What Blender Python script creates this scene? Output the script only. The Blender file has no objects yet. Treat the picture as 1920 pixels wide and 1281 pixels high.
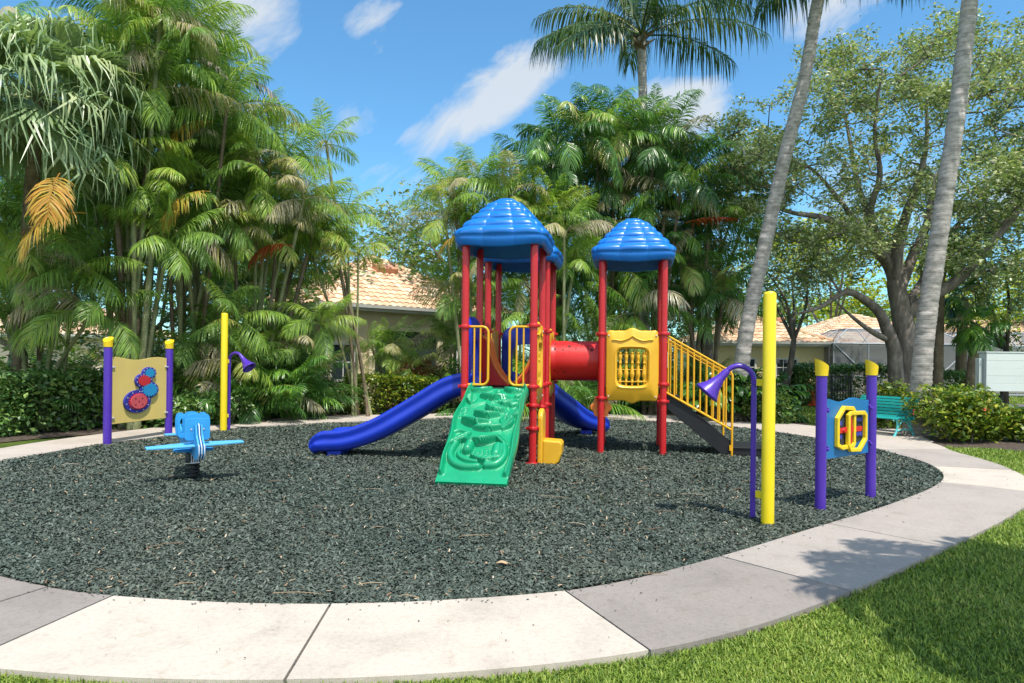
import bpy, bmesh, math, random
import numpy as np
from mathutils import Vector, Matrix

S = bpy.context.scene
R = math.radians
rnd = random.Random(7)
RNG = np.random.default_rng(11)

# ------------------------------------------------------------------ camera
EYE, FOC, CX, HZ, ROLL = 1.75, 1280.0, 960.0, 675.0, R(0.6)
cam_d = bpy.data.cameras.new("camera")
cam = bpy.data.objects.new("camera", cam_d)
S.collection.objects.link(cam)
cam_d.sensor_width = 36.0
cam_d.lens = 24.0
cam_d.shift_y = (HZ - 640.5) / 1920.0
cam_d.clip_start = 0.05
cam_d.clip_end = 3000.0
cam.location = (0, 0, EYE)
cam.rotation_euler = (R(90), -ROLL, 0)
S.camera = cam

# ------------------------------------------------------------------ world + sun
SUN_EL = R(66)
SUN_AZ = math.atan2(0.50, -0.86)            # the sun stands behind the camera, to its right
W = bpy.data.worlds.new("World")
S.world = W
W.use_nodes = True
S.view_settings.view_transform = 'Standard'
S.view_settings.look = 'None'
S.view_settings.exposure = 0.80
S.view_settings.gamma = 1.0
S.view_settings.use_curve_mapping = False
SKY_STRENGTH = 0.15
sun_d = bpy.data.lights.new("sun", 'SUN')
sun_d.energy = 3.45
sun_d.angle = R(0.5)
sun_d.color = (1.0, 0.93, 0.84)
sun = bpy.data.objects.new("sun", sun_d)
S.collection.objects.link(sun)
sd = Vector((math.sin(SUN_AZ) * math.cos(SUN_EL), math.cos(SUN_AZ) * math.cos(SUN_EL), math.sin(SUN_EL)))
sun.rotation_euler = (-sd).to_track_quat('-Z', 'Y').to_euler()
sun.location = (20, -30, 60)


def build_world():
    nt = W.node_tree
    N, L = nt.nodes, nt.links
    N.clear()
    out = N.new('ShaderNodeOutputWorld')
    sky = N.new('ShaderNodeTexSky')
    sky.sky_type = 'NISHITA'
    sky.sun_disc = False
    sky.sun_elevation = SUN_EL
    sky.sun_rotation = SUN_AZ
    sky.altitude = 0
    sky.air_density = 1.0
    sky.dust_density = 0.4
    sky.ozone_density = 3.5
    bg = N.new('ShaderNodeBackground')
    bg.inputs['Strength'].default_value = SKY_STRENGTH
    hs = N.new('ShaderNodeHueSaturation')
    hs.inputs['Saturation'].default_value = 1.0
    hs.inputs['Value'].default_value = 1.0
    L.new(sky.outputs[0], hs.inputs['Color'])
    mul = N.new('ShaderNodeMix'); mul.data_type = 'RGBA'; mul.blend_type = 'MULTIPLY'
    mul.inputs[0].default_value = 1.0
    L.new(hs.outputs[0], mul.inputs[6])
    mul.inputs[7].default_value = (0.50, 0.80, 0.86, 1)      # deep tropical blue
    L.new(mul.outputs[2], bg.inputs['Color'])
    cl = N.new('ShaderNodeBackground')
    cl.inputs['Color'].default_value = (0.88, 0.94, 1.0, 1)
    cl.inputs['Strength'].default_value = 0.52
    mix = N.new('ShaderNodeMixShader')
    tc = N.new('ShaderNodeTexCoord')
    sep = N.new('ShaderNodeSeparateXYZ')
    L.new(tc.outputs['Generated'], sep.inputs[0])

    def m(op, a, b=None, c=None):
        n = N.new('ShaderNodeMath')
        n.operation = op
        for i, v in enumerate((a, b, c)):
            if v is None:
                continue
            if isinstance(v, (int, float)):
                n.inputs[i].default_value = v
            else:
                L.new(v, n.inputs[i])
        return n.outputs[0]
    y = m('MAXIMUM', sep.outputs[1], 0.05)
    a = m('DIVIDE', sep.outputs[0], y)
    b = m('DIVIDE', sep.outputs[2], y)
    comb = N.new('ShaderNodeCombineXYZ')
    L.new(a, comb.inputs[0]); L.new(b, comb.inputs[1])
    mp = N.new('ShaderNodeMapping')
    mp.vector_type = 'TEXTURE'
    mp.inputs['Rotation'].default_value = (0, 0, R(40))
    mp.inputs['Scale'].default_value = (1.55, 0.72, 1)
    L.new(comb.outputs[0], mp.inputs[0])
    nz = N.new('ShaderNodeTexNoise')
    nz.inputs['Scale'].default_value = 8.0
    nz.inputs['Detail'].default_value = 10.0
    nz.inputs['Roughness'].default_value = 0.62
    nz.inputs['Distortion'].default_value = 0.5
    L.new(mp.outputs[0], nz.inputs['Vector'])
    total = None
    #        a      b     half-l  half-w  angle  gain
    for (ca, cb, hl, hw, ang, g) in ((-.045, .378, .14, .042, 38, 1.08), (.245, .37, .075, .048, 8, 1.1),
                                     (-.41, .53, .11, .07, -50, .9), (-.12, .335, .06, .03, 15, .8), (-.18, .45, .035, .06, 20, .48),
                                     (-.23, .35, .05, .03, 0, .42), (-.16, .27, .07, .03, 10, .5),
                                     (.46, .53, .12, .05, 25, .75), (-.21, .505, .05, .03, 30, .5), (.62, .25, .2, .06, 5, .6),
                                     (-.12, .47, .04, .03, 20, .3), (.0, .24, .3, .04, 0, .32)):
        ca_, sa_ = math.cos(R(ang)), math.sin(R(ang))
        da = m('SUBTRACT', a, ca); db = m('SUBTRACT', b, cb)
        u = m('ADD', m('MULTIPLY', da, ca_ / hl), m('MULTIPLY', db, sa_ / hl))
        v = m('ADD', m('MULTIPLY', da, -sa_ / hw), m('MULTIPLY', db, ca_ / hw))
        r2 = m('ADD', m('MULTIPLY', u, u), m('MULTIPLY', v, v))
        k = m('MULTIPLY', m('MAXIMUM', m('SUBTRACT', 1.0, m('MULTIPLY', r2, 0.55)), 0.0), g)
        total = k if total is None else m('MAXIMUM', total, k)
    # bright broken cloud added to the unseen sky behind camera, for neutral fill light
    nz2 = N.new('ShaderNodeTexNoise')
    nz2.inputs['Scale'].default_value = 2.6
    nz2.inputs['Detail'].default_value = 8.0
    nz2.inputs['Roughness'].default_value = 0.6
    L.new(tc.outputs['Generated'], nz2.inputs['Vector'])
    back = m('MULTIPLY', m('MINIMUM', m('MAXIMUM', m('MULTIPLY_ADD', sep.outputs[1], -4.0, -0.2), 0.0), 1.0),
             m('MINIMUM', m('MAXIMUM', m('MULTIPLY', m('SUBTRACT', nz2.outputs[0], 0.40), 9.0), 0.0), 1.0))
    # mask x noise
    thr = m('SUBTRACT', m('ADD', nz.outputs[0], m('MULTIPLY', total, 0.42)), 0.66)
    fac = m('MULTIPLY', thr, 3.6)
    fac = m('MINIMUM', m('MAXIMUM', fac, 0.0), 0.86)
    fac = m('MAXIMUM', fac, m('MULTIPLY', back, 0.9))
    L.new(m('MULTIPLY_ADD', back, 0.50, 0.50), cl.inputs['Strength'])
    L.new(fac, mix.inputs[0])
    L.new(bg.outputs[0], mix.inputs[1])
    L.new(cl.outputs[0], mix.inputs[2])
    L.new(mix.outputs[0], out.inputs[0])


build_world()


# ------------------------------------------------------------------ pixel -> place (photo pixels, 1920 wide)
def ray(px, py):
    a, b = px - CX, HZ - py
    c, s = math.cos(ROLL), math.sin(ROLL)
    return (a * c - b * s) / FOC, (a * s + b * c) / FOC


def P(px, py, D):
    x, z = ray(px, py)
    return Vector((x * D, D, EYE + z * D))


def G(px, py):
    x, z = ray(px, py)
    D = -EYE / z
    return Vector((x * D, D, 0.0))


def PX(px, D, z=0.0):
    """point at depth D and height z standing in photo column px (at its ground level)"""
    x, _ = ray(px, HZ + (EYE - z) / D * FOC)
    return Vector((x * D, D, z))


# ------------------------------------------------------------------ tags
def tag(o, label=None, cat=None, group=None, kind=None):
    if label: o['label'] = label
    if cat: o['category'] = cat
    if group: o['group'] = group
    if kind: o['kind'] = kind
    return o


def empty(name, loc=(0, 0, 0), rz=0.0, label=None, cat=None, group=None):
    o = bpy.data.objects.new(name, None)
    o.empty_display_size = 0.2
    S.collection.objects.link(o)
    o.location = loc
    o.rotation_euler = (0, 0, rz)
    return tag(o, label, cat, group)


def link_mesh(name, me, mat, parent=None):
    o = bpy.data.objects.new(name, me)
    if mat is not None and not me.materials:
        me.materials.append(mat)
    S.collection.objects.link(o)
    if parent is not None:
        o.parent = parent
    return o


def copy_obj(o, parent=None):
    c = o.copy()
    S.collection.objects.link(c)
    c.parent = parent
    return c


# ------------------------------------------------------------------ materials
def lin(r, g, b):
    f = lambda c: (c / 255 / 12.92) if c / 255 <= 0.04045 else ((c / 255 + 0.055) / 1.055) ** 2.4
    return (f(r), f(g), f(b))


def newmat(name):
    m = bpy.data.materials.new(name)
    m.use_nodes = True
    nt = m.node_tree
    p = nt.nodes['Principled BSDF']
    return m, nt, p


def noise(nt, scale, detail=4, rough=.55, vec=None, dist=0):
    n = nt.nodes.new('ShaderNodeTexNoise')
    n.inputs['Scale'].default_value = scale
    n.inputs['Detail'].default_value = detail
    n.inputs['Roughness'].default_value = rough
    n.inputs['Distortion'].default_value = dist
    if vec is not None:
        nt.links.new(vec, n.inputs['Vector'])
    return n


def ramp(nt, fac, stops):
    r = nt.nodes.new('ShaderNodeValToRGB')
    e = r.color_ramp.elements
    while len(e) > 1:
        e.remove(e[-1])
    e[0].position = stops[0][0]
    e[0].color = (*stops[0][1], 1)
    for p, c in stops[1:]:
        k = e.new(p)
        k.color = (*c, 1)
    nt.links.new(fac, r.inputs[0])
    return r


def sc(c, k):
    return tuple(min(1.0, x * k) for x in c)


def objcoord(nt, gen='Object'):
    t = nt.nodes.new('ShaderNodeTexCoord')
    return t.outputs[gen]


def bumpn(nt, height, strength, dist=0.01):
    b = nt.nodes.new('ShaderNodeBump')
    b.inputs['Strength'].default_value = strength
    b.inputs['Distance'].default_value = dist
    nt.links.new(height, b.inputs['Height'])
    return b


def plastic(name, col, rough=.38, var=.16, scale=3.0, spec=.5, dirt=.25, bump=.06, coat=0.0):
    """moulded or painted part: slow colour drift, faint scuffs and dust specks"""
    m, nt, p = newmat(name)
    v = objcoord(nt)
    n1 = noise(nt, scale, 5, .6, v)
    r1 = ramp(nt, n1.outputs[0], [(.25, sc(col, 1 - var)), (.55, col), (.8, sc(col, 1 + var * .7))])
    n2 = noise(nt, scale * 9, 6, .7, v)
    mix = nt.nodes.new('ShaderNodeMix')
    mix.data_type = 'RGBA'
    r2 = ramp(nt, n2.outputs[0], [(.60, (0, 0, 0)), (.80, (dirt, dirt, dirt))])
    nt.links.new(r2.outputs[0], mix.inputs[0])
    nt.links.new(r1.outputs[0], mix.inputs[6])
    g = sum(col) / 3
    mix.inputs[7].default_value = (*[min(1, .45 * c + .35 * g + .06) for c in col], 1)
    nt.links.new(mix.outputs[2], p.inputs['Base Color'])
    rr = ramp(nt, n2.outputs[0], [(.3, (rough * .8,) * 3), (.8, (min(1, rough * 1.5),) * 3)])
    nt.links.new(rr.outputs[0], p.inputs['Roughness'])
    p.inputs['Specular IOR Level'].default_value = spec
    p.inputs['Coat Weight'].default_value = coat
    n3 = noise(nt, 160, 2, .5, v)
    b = bumpn(nt, n3.outputs[0], bump, .004)
    nt.links.new(b.outputs[0], p.inputs['Normal'])
    return m


def leafmat(name, stops, rough=.42, trans=.28, spec=.45, use_tint=True, spread=.34, tcol=(1.15, 1.25, .6)):
    """leaf colour: a tint stored per frond plus a random step per leaflet"""
    m, nt, p = newmat(name)
    geo = nt.nodes.new('ShaderNodeNewGeometry')
    fac = geo.outputs['Random Per Island']
    if use_tint:
        at = nt.nodes.new('ShaderNodeAttribute')
        at.attribute_name = 'tint'
        oi = nt.nodes.new('ShaderNodeObjectInfo')
        a = nt.nodes.new('ShaderNodeMath'); a.operation = 'MULTIPLY_ADD'
        nt.links.new(fac, a.inputs[0]); a.inputs[1].default_value = spread
        nt.links.new(at.outputs['Fac'], a.inputs[2])
        b = nt.nodes.new('ShaderNodeMath'); b.operation = 'MULTIPLY_ADD'
        nt.links.new(oi.outputs['Random'], b.inputs[0]); b.inputs[1].default_value = .14
        nt.links.new(a.outputs[0], b.inputs[2])
        c = nt.nodes.new('ShaderNodeMath'); c.operation = 'SUBTRACT'
        nt.links.new(b.outputs[0], c.inputs[0]); c.inputs[1].default_value = spread * .5 + .07
        fac = c.outputs[0]
    r = ramp(nt, fac, stops)
    nt.links.new(r.outputs[0], p.inputs['Base Color'])
    p.inputs['Roughness'].default_value = rough
    p.inputs['Specular IOR Level'].default_value = spec
    tr = nt.nodes.new('ShaderNodeBsdfTranslucent')
    mu = nt.nodes.new('ShaderNodeMix'); mu.data_type = 'RGBA'; mu.blend_type = 'MULTIPLY'
    mu.inputs[0].default_value = 1.0
    nt.links.new(r.outputs[0], mu.inputs[6])
    mu.inputs[7].default_value = (*tcol, 1)
    nt.links.new(mu.outputs[2], tr.inputs[0])
    mx = nt.nodes.new('ShaderNodeMixShader')
    mx.inputs[0].default_value = trans
    nt.links.new(p.outputs[0], mx.inputs[1])
    nt.links.new(tr.outputs[0], mx.inputs[2])
    nt.links.new(mx.outputs[0], nt.nodes['Material Output'].inputs[0])
    return m


def barkmat(name, c1, c2, c3, ring=0.0, nscale=6.0, rough=.85, bump=.5, sx=1.0, band=.0):
    m, nt, p = newmat(name)
    v = objcoord(nt)
    mp = nt.nodes.new('ShaderNodeMapping')
    mp.inputs['Scale'].default_value = (1, 1, sx)
    nt.links.new(v, mp.inputs[0])
    n = noise(nt, nscale, 7, .65, mp.outputs[0])
    r = ramp(nt, n.outputs[0], [(.3, c1), (.52, c2), (.75, c3)])
    col = r.outputs[0]
    h = n.outputs[0]
    if ring > 0:
        w = nt.nodes.new('ShaderNodeTexWave')
        w.wave_type = 'BANDS'; w.bands_direction = 'Z'; w.wave_profile = 'SAW'
        w.inputs['Scale'].default_value = ring
        w.inputs['Distortion'].default_value = 2.2
        w.inputs['Detail'].default_value = 2
        w.inputs['Detail Scale'].default_value = .8
        nt.links.new(v, w.inputs['Vector'])
        rr = ramp(nt, w.outputs['Fac'], [(0, (.48,) * 3), (.14, (.92,) * 3), (.8, (1.0,) * 3), (1, (1.2,) * 3)])
        mu = nt.nodes.new('ShaderNodeMix'); mu.data_type = 'RGBA'; mu.blend_type = 'MULTIPLY'
        mu.inputs[0].default_value = band
        nt.links.new(col, mu.inputs[6]); nt.links.new(rr.outputs[0], mu.inputs[7])
        col = mu.outputs[2]
        ad = nt.nodes.new('ShaderNodeMath'); ad.operation = 'MULTIPLY_ADD'
        nt.links.new(h, ad.inputs[0]); ad.inputs[1].default_value = .4
        nt.links.new(w.outputs['Fac'], ad.inputs[2])
        h = ad.outputs[0]
    nt.links.new(col, p.inputs['Base Color'])
    p.inputs['Roughness'].default_value = rough
    p.inputs['Specular IOR Level'].default_value = .2
    b = bumpn(nt, h, bump, .03)
    nt.links.new(b.outputs[0], p.inputs['Normal'])
    return m


M = {}
M['red'] = plastic('red_powder_coat', (.52, .016, .020), .28, .14, 2.0, .5, .12)
M['roof'] = plastic('blue_moulded_plastic', (.006, .155, .54), .3, .14, 1.6, .5, .10)
M['slide'] = plastic('deep_blue_plastic', (.006, .035, .46), .33, .18, 1.6, .5, .10)
M['green'] = plastic('green_moulded_plastic', (.004, .285, .130), .34, .16, 2.4, .5, .06)
M['yellow'] = plastic('golden_yellow_plastic', (.74, .41, .022), .36, .10, 2.5, .5, .10)
M['railyellow'] = plastic('yellow_powder_coat', (.74, .38, .010), .32, .10, 2.5, .5, .08)
M['orange'] = plastic('orange_plastic', (.80, .22, .03), .36, .12, 2.5, .5, .08)
M['redplastic'] = plastic('red_moulded_plastic', (.58, .016, .014), .36, .14, 2.0, .5, .10)
M['darkred'] = plastic('dark_red_holes', (.10, .004, .004), .6)
M['black'] = plastic('black_coated_steel', (.012, .013, .015), .5, .25, 5, .4, .25)
M['deck'] = plastic('dark_deck_coating', (.03, .028, .026), .6, .25, 5, .3, .3)
M['purple'] = plastic('purple_powder_coat', (.075, .028, .36), .3, .12, 2.0, .5, .12)
M['bright'] = plastic('bright_yellow_paint', (.80, .62, .012), .3, .10, 1.8, .5, .12)
M['cap'] = plastic('yellow_post_cap', (.78, .56, .015), .36, .1, 3, .5, .1)
M['paleyellow'] = plastic('faded_yellow_board', (.72, .55, .17), .5, .10, 1.5, .4, .2)
M['panelblue'] = plastic('blue_board', (.012, .15, .38), .45, .15, 1.8, .4, .2)
M['skyblue'] = plastic('light_blue_board', (.03, .30, .66), .42, .12, 2.4, .45, .15)
M['wingblue'] = plastic('faded_blue_board', (.10, .42, .72), .45, .12, 2.4, .4, .2)
M['gearblue'] = plastic('gear_housing_blue', (.03, .035, .30), .4, .1, 3, .5, .1)
M['geared'] = plastic('gear_red', (.55, .03, .04), .4, .1, 3, .5, .1)
M['pink'] = plastic('faded_red_disc', (.62, .10, .12), .45, .12, 3, .4, .15)
M['gearcyan'] = plastic('gear_cyan', (.02, .28, .55), .4, .1, 3, .5, .1)
M['whiteboard'] = plastic('white_board', (.58, .64, .61), .5, .08, 1.2, .4, .12)
M['greyedge'] = plastic('grey_board_edge', (.55, .58, .62), .5, .08, 4, .4, .1)
M['steel'] = plastic('zinc_bolt', (.5, .5, .52), .3, .1, 8, .6, .1)
M['turq'] = plastic('turquoise_paint', (.012, .30, .28), .42, .2, 3, .45, .25)
M['turqleg'] = plastic('pale_turquoise_iron', (.10, .50, .52), .4, .15, 5, .5, .25)
M['cone'] = plastic('orange_cone_rubber', (.85, .10, .03), .5, .1, 3, .4, .15)
M['sticker'] = plastic('white_sticker', (.7, .7, .66), .5)
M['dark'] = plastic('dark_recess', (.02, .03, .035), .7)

PALM = [(0, (.065, .135, .034)), (.25, (.125, .235, .048)), (.45, (.21, .36, .065)), (.62, (.32, .48, .065)), (.76, (.42, .46, .08)), (.88, (.46, .40, .16)), (1, (.46, .41, .29))]
M['frond'] = leafmat('feather_frond', PALM, .40, .38, .5)
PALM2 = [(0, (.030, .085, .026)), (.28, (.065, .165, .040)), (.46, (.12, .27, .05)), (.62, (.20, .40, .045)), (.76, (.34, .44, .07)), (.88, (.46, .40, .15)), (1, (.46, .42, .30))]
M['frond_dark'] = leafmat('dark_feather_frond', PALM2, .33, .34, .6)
FAN = [(0, (.12, .20, .085)), (.35, (.24, .34, .16)), (.6, (.36, .45, .22)), (.85, (.48, .53, .28)), (1, (.56, .52, .25))]
M['fan'] = leafmat('ribbon_fan_leaf', FAN, .38, .25, .55)
COCO = [(0, (.022, .055, .016)), (.4, (.055, .115, .024)), (.65, (.13, .18, .04)), (1, (.30, .28, .08))]
M['coco'] = leafmat('coconut_frond', COCO, .38, .25, .5)
M['deadfrond'] = leafmat('dry_orange_frond', [(0, (.20, .26, .04)), (.3, (.40, .32, .05)), (.6, (.50, .26, .04)), (.85, (.44, .17, .03)), (1, (.30, .13, .06))], .5, .3, .3)
M['rust'] = leafmat('rust_red_frond', [(0, (.22, .035, .012)), (.5, (.38, .07, .02)), (1, (.46, .14, .05))], .6, .2, .2)
M['greyfrond'] = leafmat('dry_grey_frond', [(0, (.16, .13, .10)), (.5, (.30, .26, .21)), (1, (.42, .38, .31))], .7, .15, .2)
M['oakleaf'] = leafmat('grey_green_leaf', [(0, (.10, .155, .055)), (.35, (.23, .31, .115)), (.7, (.37, .44, .20)), (.9, (.50, .53, .31)), (1, (.55, .53, .36))], .40, .28, .55, False)
M['limeleaf'] = leafmat('lime_green_leaf', [(0, (.20, .28, .022)), (.5, (.42, .50, .035)), (1, (.62, .58, .06))], .45, .35, .4, False)
M['midleaf'] = leafmat('mid_green_leaf', [(0, (.04, .09, .024)), (.5, (.09, .18, .04)), (1, (.24, .31, .07))], .42, .25, .45, False)
M['darkleaf'] = leafmat('dark_hedge_leaf', [(0, (.04, .10, .028)), (.5, (.11, .235, .055)), (1, (.31, .44, .13))], .32, .2, .6, False)
M['hedgeleaf'] = leafmat('bright_hedge_leaf', [(0, (.03, .08, .012)), (.45, (.11, .20, .02)), (.8, (.27, .33, .03)), (1, (.42, .40, .05))], .4, .28, .5, False)
M['croton'] = leafmat('copper_leaf', [(0, (.14, .035, .02)), (.5, (.36, .14, .07)), (1, (.48, .26, .14))], .42, .25, .4, False)
M['philo'] = leafmat('glossy_lobed_leaf', [(0, (.015, .05, .012)), (.5, (.045, .135, .022)), (.8, (.14, .27, .03)), (1, (.34, .40, .05))], .28, .22, .65)

M['arecastem'] = barkmat('ringed_green_stem', (.14, .15, .07), (.25, .27, .13), (.40, .40, .25), 4.2, 4, .6, .25, .4, .9)
M['brownstem'] = barkmat('ringed_brown_stem', (.09, .065, .04), (.19, .15, .10), (.32, .27, .19), 3.4, 5, .8, .4, .5, .9)
M['cocotrunk'] = barkmat('grey_ringed_trunk', (.20, .185, .165), (.40, .37, .335), (.58, .545, .50), 3.0, 5, .9, .7, 2.0, 1.0)
M['bark'] = barkmat('grey_brown_bark', (.08, .068, .058), (.20, .172, .148), (.38, .335, .295), 0, 5, .95, .9, .35)
M['darkbark'] = barkmat('dark_bark', (.03, .024, .02), (.075, .06, .05), (.15, .125, .105), 0, 6, .95, .8, .5)
M['twig'] = barkmat('grey_twig', (.09, .075, .06), (.18, .155, .13), (.30, .26, .22), 0, 8, .9, .4)


# ------------------------------------------------------------------ mesh builder
class MB:
    def __init__(s):
        s.v, s.f, s.s = [], [], []

    def add(s, V, F, smooth=False):
        o = len(s.v)
        s.v += [tuple(p) for p in V]
        for k in F:
            s.f.append([i + o for i in k])
            s.s.append(smooth)

    def box(s, c, d, M_=None):
        x, y, z = (k / 2 for k in d)
        V = [Vector((a * x, b * y, e * z)) for a in (-1, 1) for b in (-1, 1) for e in (-1, 1)]
        if M_ is not None:
            V = [M_ @ p for p in V]
        c = Vector(c)
        V = [p + c for p in V]
        s.add(V, [(0, 1, 3, 2), (4, 6, 7, 5), (0, 4, 5, 1), (2, 3, 7, 6), (0, 2, 6, 4), (1, 5, 7, 3)])

    def tube(s, pts, rad, n=10, caps=True, closed=False, flat=None, smooth=True):
        pts = [Vector(p) for p in pts]
        if not hasattr(rad, '__len__'):
            rad = [rad] * len(pts)
        m = len(pts)
        T = []
        for i in range(m):
            a = pts[(i - 1) % m] if (i > 0 or closed) else pts[i]
            b = pts[(i + 1) % m] if (i < m - 1 or closed) else pts[i]
            t = (b - a)
            T.append(t.normalized() if t.length > 1e-9 else Vector((0, 0, 1)))
        up = Vector((0, 0, 1)) if abs(T[0].z) < .9 else Vector((1, 0, 0))
        nx = T[0].cross(up).normalized()
        V = []
        for i in range(m):
            nx = (nx - T[i] * nx.dot(T[i])).normalized()
            ny = T[i].cross(nx)
            for k in range(n):
                a = 2 * math.pi * k / n
                V.append(pts[i] + (nx * math.cos(a) + ny * math.sin(a)) * rad[i])
        F = []
        for i in range(m if closed else m - 1):
            j = (i + 1) % m
            for k in range(n):
                l = (k + 1) % n
                F.append((i * n + k, i * n + l, j * n + l, j * n + k))
        s.add(V, F, smooth)
        if caps and not closed:
            s.add(V[:n], [tuple(range(n))[::-1]])
            s.add(V[-n:], [tuple(range(n))])

    def lathe(s, prof, n=20, M_=None, smooth=True):
        V = []
        for r, z in prof:
            for k in range(n):
                a = 2 * math.pi * k / n
                p = Vector((r * math.cos(a), r * math.sin(a), z))
                V.append(M_ @ p if M_ is not None else p)
        F = []
        for i in range(len(prof) - 1):
            for k in range(n):
                l = (k + 1) % n
                F.append((i * n + k, i * n + l, (i + 1) * n + l, (i + 1) * n + k))
        s.add(V, F, smooth)

    def prism(s, poly, z0, z1, M_=None, smooth_side=False):
        n = len(poly)
        T = lambda p: (M_ @ Vector(p)) if M_ is not None else Vector(p)
        a = [T((x, y, z0)) for x, y in poly]
        b = [T((x, y, z1)) for x, y in poly]
        s.add(a + b, [tuple(range(n))[::-1], tuple(range(n, 2 * n))])
        s.add(a + b, [(i, (i + 1) % n, n + (i + 1) % n, n + i) for i in range(n)], smooth_side)

    def ring(s, outer, inner, z0, z1, M_=None):
        n = len(outer)
        assert n == len(inner)
        T = lambda p: (M_ @ Vector(p)) if M_ is not None else Vector(p)
        A = [T((x, y, z0)) for x, y in outer]; B = [T((x, y, z1)) for x, y in outer]
        C = [T((x, y, z0)) for x, y in inner]; D = [T((x, y, z1)) for x, y in inner]
        V = A + B + C + D
        F = []
        for i in range(n):
            j = (i + 1) % n
            F += [(i, j, n + j, n + i), (n + i, n + j, 3 * n + j, 3 * n + i), (3 * n + i, 3 * n + j, 2 * n + j, 2 * n + i), (2 * n + i, 2 * n + j, j, i)]
        s.add(V, F)

    def grid(s, fn, nu, nv, smooth=True, wrap=False):
        V = [fn(i / (nu if wrap else nu - 1), j / (nv - 1)) for j in range(nv) for i in range(nu)]
        F = []
        for j in range(nv - 1):
            for i in range(nu if wrap else nu - 1):
                k = (i + 1) % nu
                F.append((j * nu + i, j * nu + k, (j + 1) * nu + k, (j + 1) * nu + i))
        s.add(V, F, smooth)

    def build(s, name, mat, parent=None, bevel=0.0, seg=2, ang=35, recalc=True):
        me = bpy.data.meshes.new(name)
        me.from_pydata(s.v, [], s.f)
        me.polygons.foreach_set('use_smooth', s.s)
        if recalc:
            bm = bmesh.new(); bm.from_mesh(me)
            if bevel:
                bmesh.ops.remove_doubles(bm, verts=bm.verts, dist=1e-5)
            bmesh.ops.recalc_face_normals(bm, faces=bm.faces)
            bm.to_mesh(me); bm.free()
        me.update()
        o = link_mesh(name, me, mat, parent)
        if bevel:
            b = o.modifiers.new('bevel', 'BEVEL')
            b.width = bevel; b.segments = seg; b.limit_method = 'ANGLE'; b.angle_limit = R(ang)
            b.harden_normals = False
        return o


def quads_mesh(name, V, Q, tint=None, smooth=False):
    V = np.asarray(V, np.float32); Q = np.asarray(Q, np.int32)
    me = bpy.data.meshes.new(name)
    me.vertices.add(len(V)); me.vertices.foreach_set('co', V.ravel())
    me.loops.add(Q.size); me.loops.foreach_set('vertex_index', Q.ravel())
    me.polygons.add(len(Q))
    me.polygons.foreach_set('loop_start', np.arange(0, Q.size, 4, dtype=np.int32))
    me.polygons.foreach_set('loop_total', np.full(len(Q), 4, np.int32))
    if smooth:
        me.polygons.foreach_set('use_smooth', np.ones(len(Q), bool))
    if tint is not None:
        at = me.attributes.new('tint', 'FLOAT', 'POINT')
        at.data.foreach_set('value', np.asarray(tint, np.float32))
    me.update(calc_edges=True)
    me.validate()
    return me


RX90 = Matrix.Rotation(R(90), 4, 'X')                  # panel facing the front: x right, y up, z towards -y
SIDE = Matrix(((0, 0, 1, 0), (1, 0, 0, 0), (0, 1, 0, 0), (0, 0, 0, 1)))   # panel facing +x: x back, y up


def T_(x, y, z):
    return Matrix.Translation((x, y, z))


def spline(pts, per=8, closed=False):
    pts = [Vector(p) for p in pts]
    n = len(pts)
    out = []
    rng_ = range(n) if closed else range(n - 1)
    g = (lambda i: pts[i % n]) if closed else (lambda i: pts[max(0, min(n - 1, i))])
    for i in rng_:
        a, b, c, d = g(i - 1), g(i), g(i + 1), g(i + 2)
        for k in range(per):
            t = k / per
            out.append(.5 * ((2 * b) + (c - a) * t + (2 * a - 5 * b + 4 * c - d) * t * t + (3 * b - a - 3 * c + d) * t ** 3))
    if not closed:
        out.append(pts[-1])
    return out


def rrect(x0, y0, x1, y1, r, n=5):
    o = []
    for cx, cy, a0 in ((x1 - r, y1 - r, 0), (x0 + r, y1 - r, 90), (x0 + r, y0 + r, 180), (x1 - r, y0 + r, 270)):
        for k in range(n + 1):
            a = R(a0 + 90 * k / n)
            o.append((cx + r * math.cos(a), cy + r * math.sin(a)))
    return o

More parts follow.
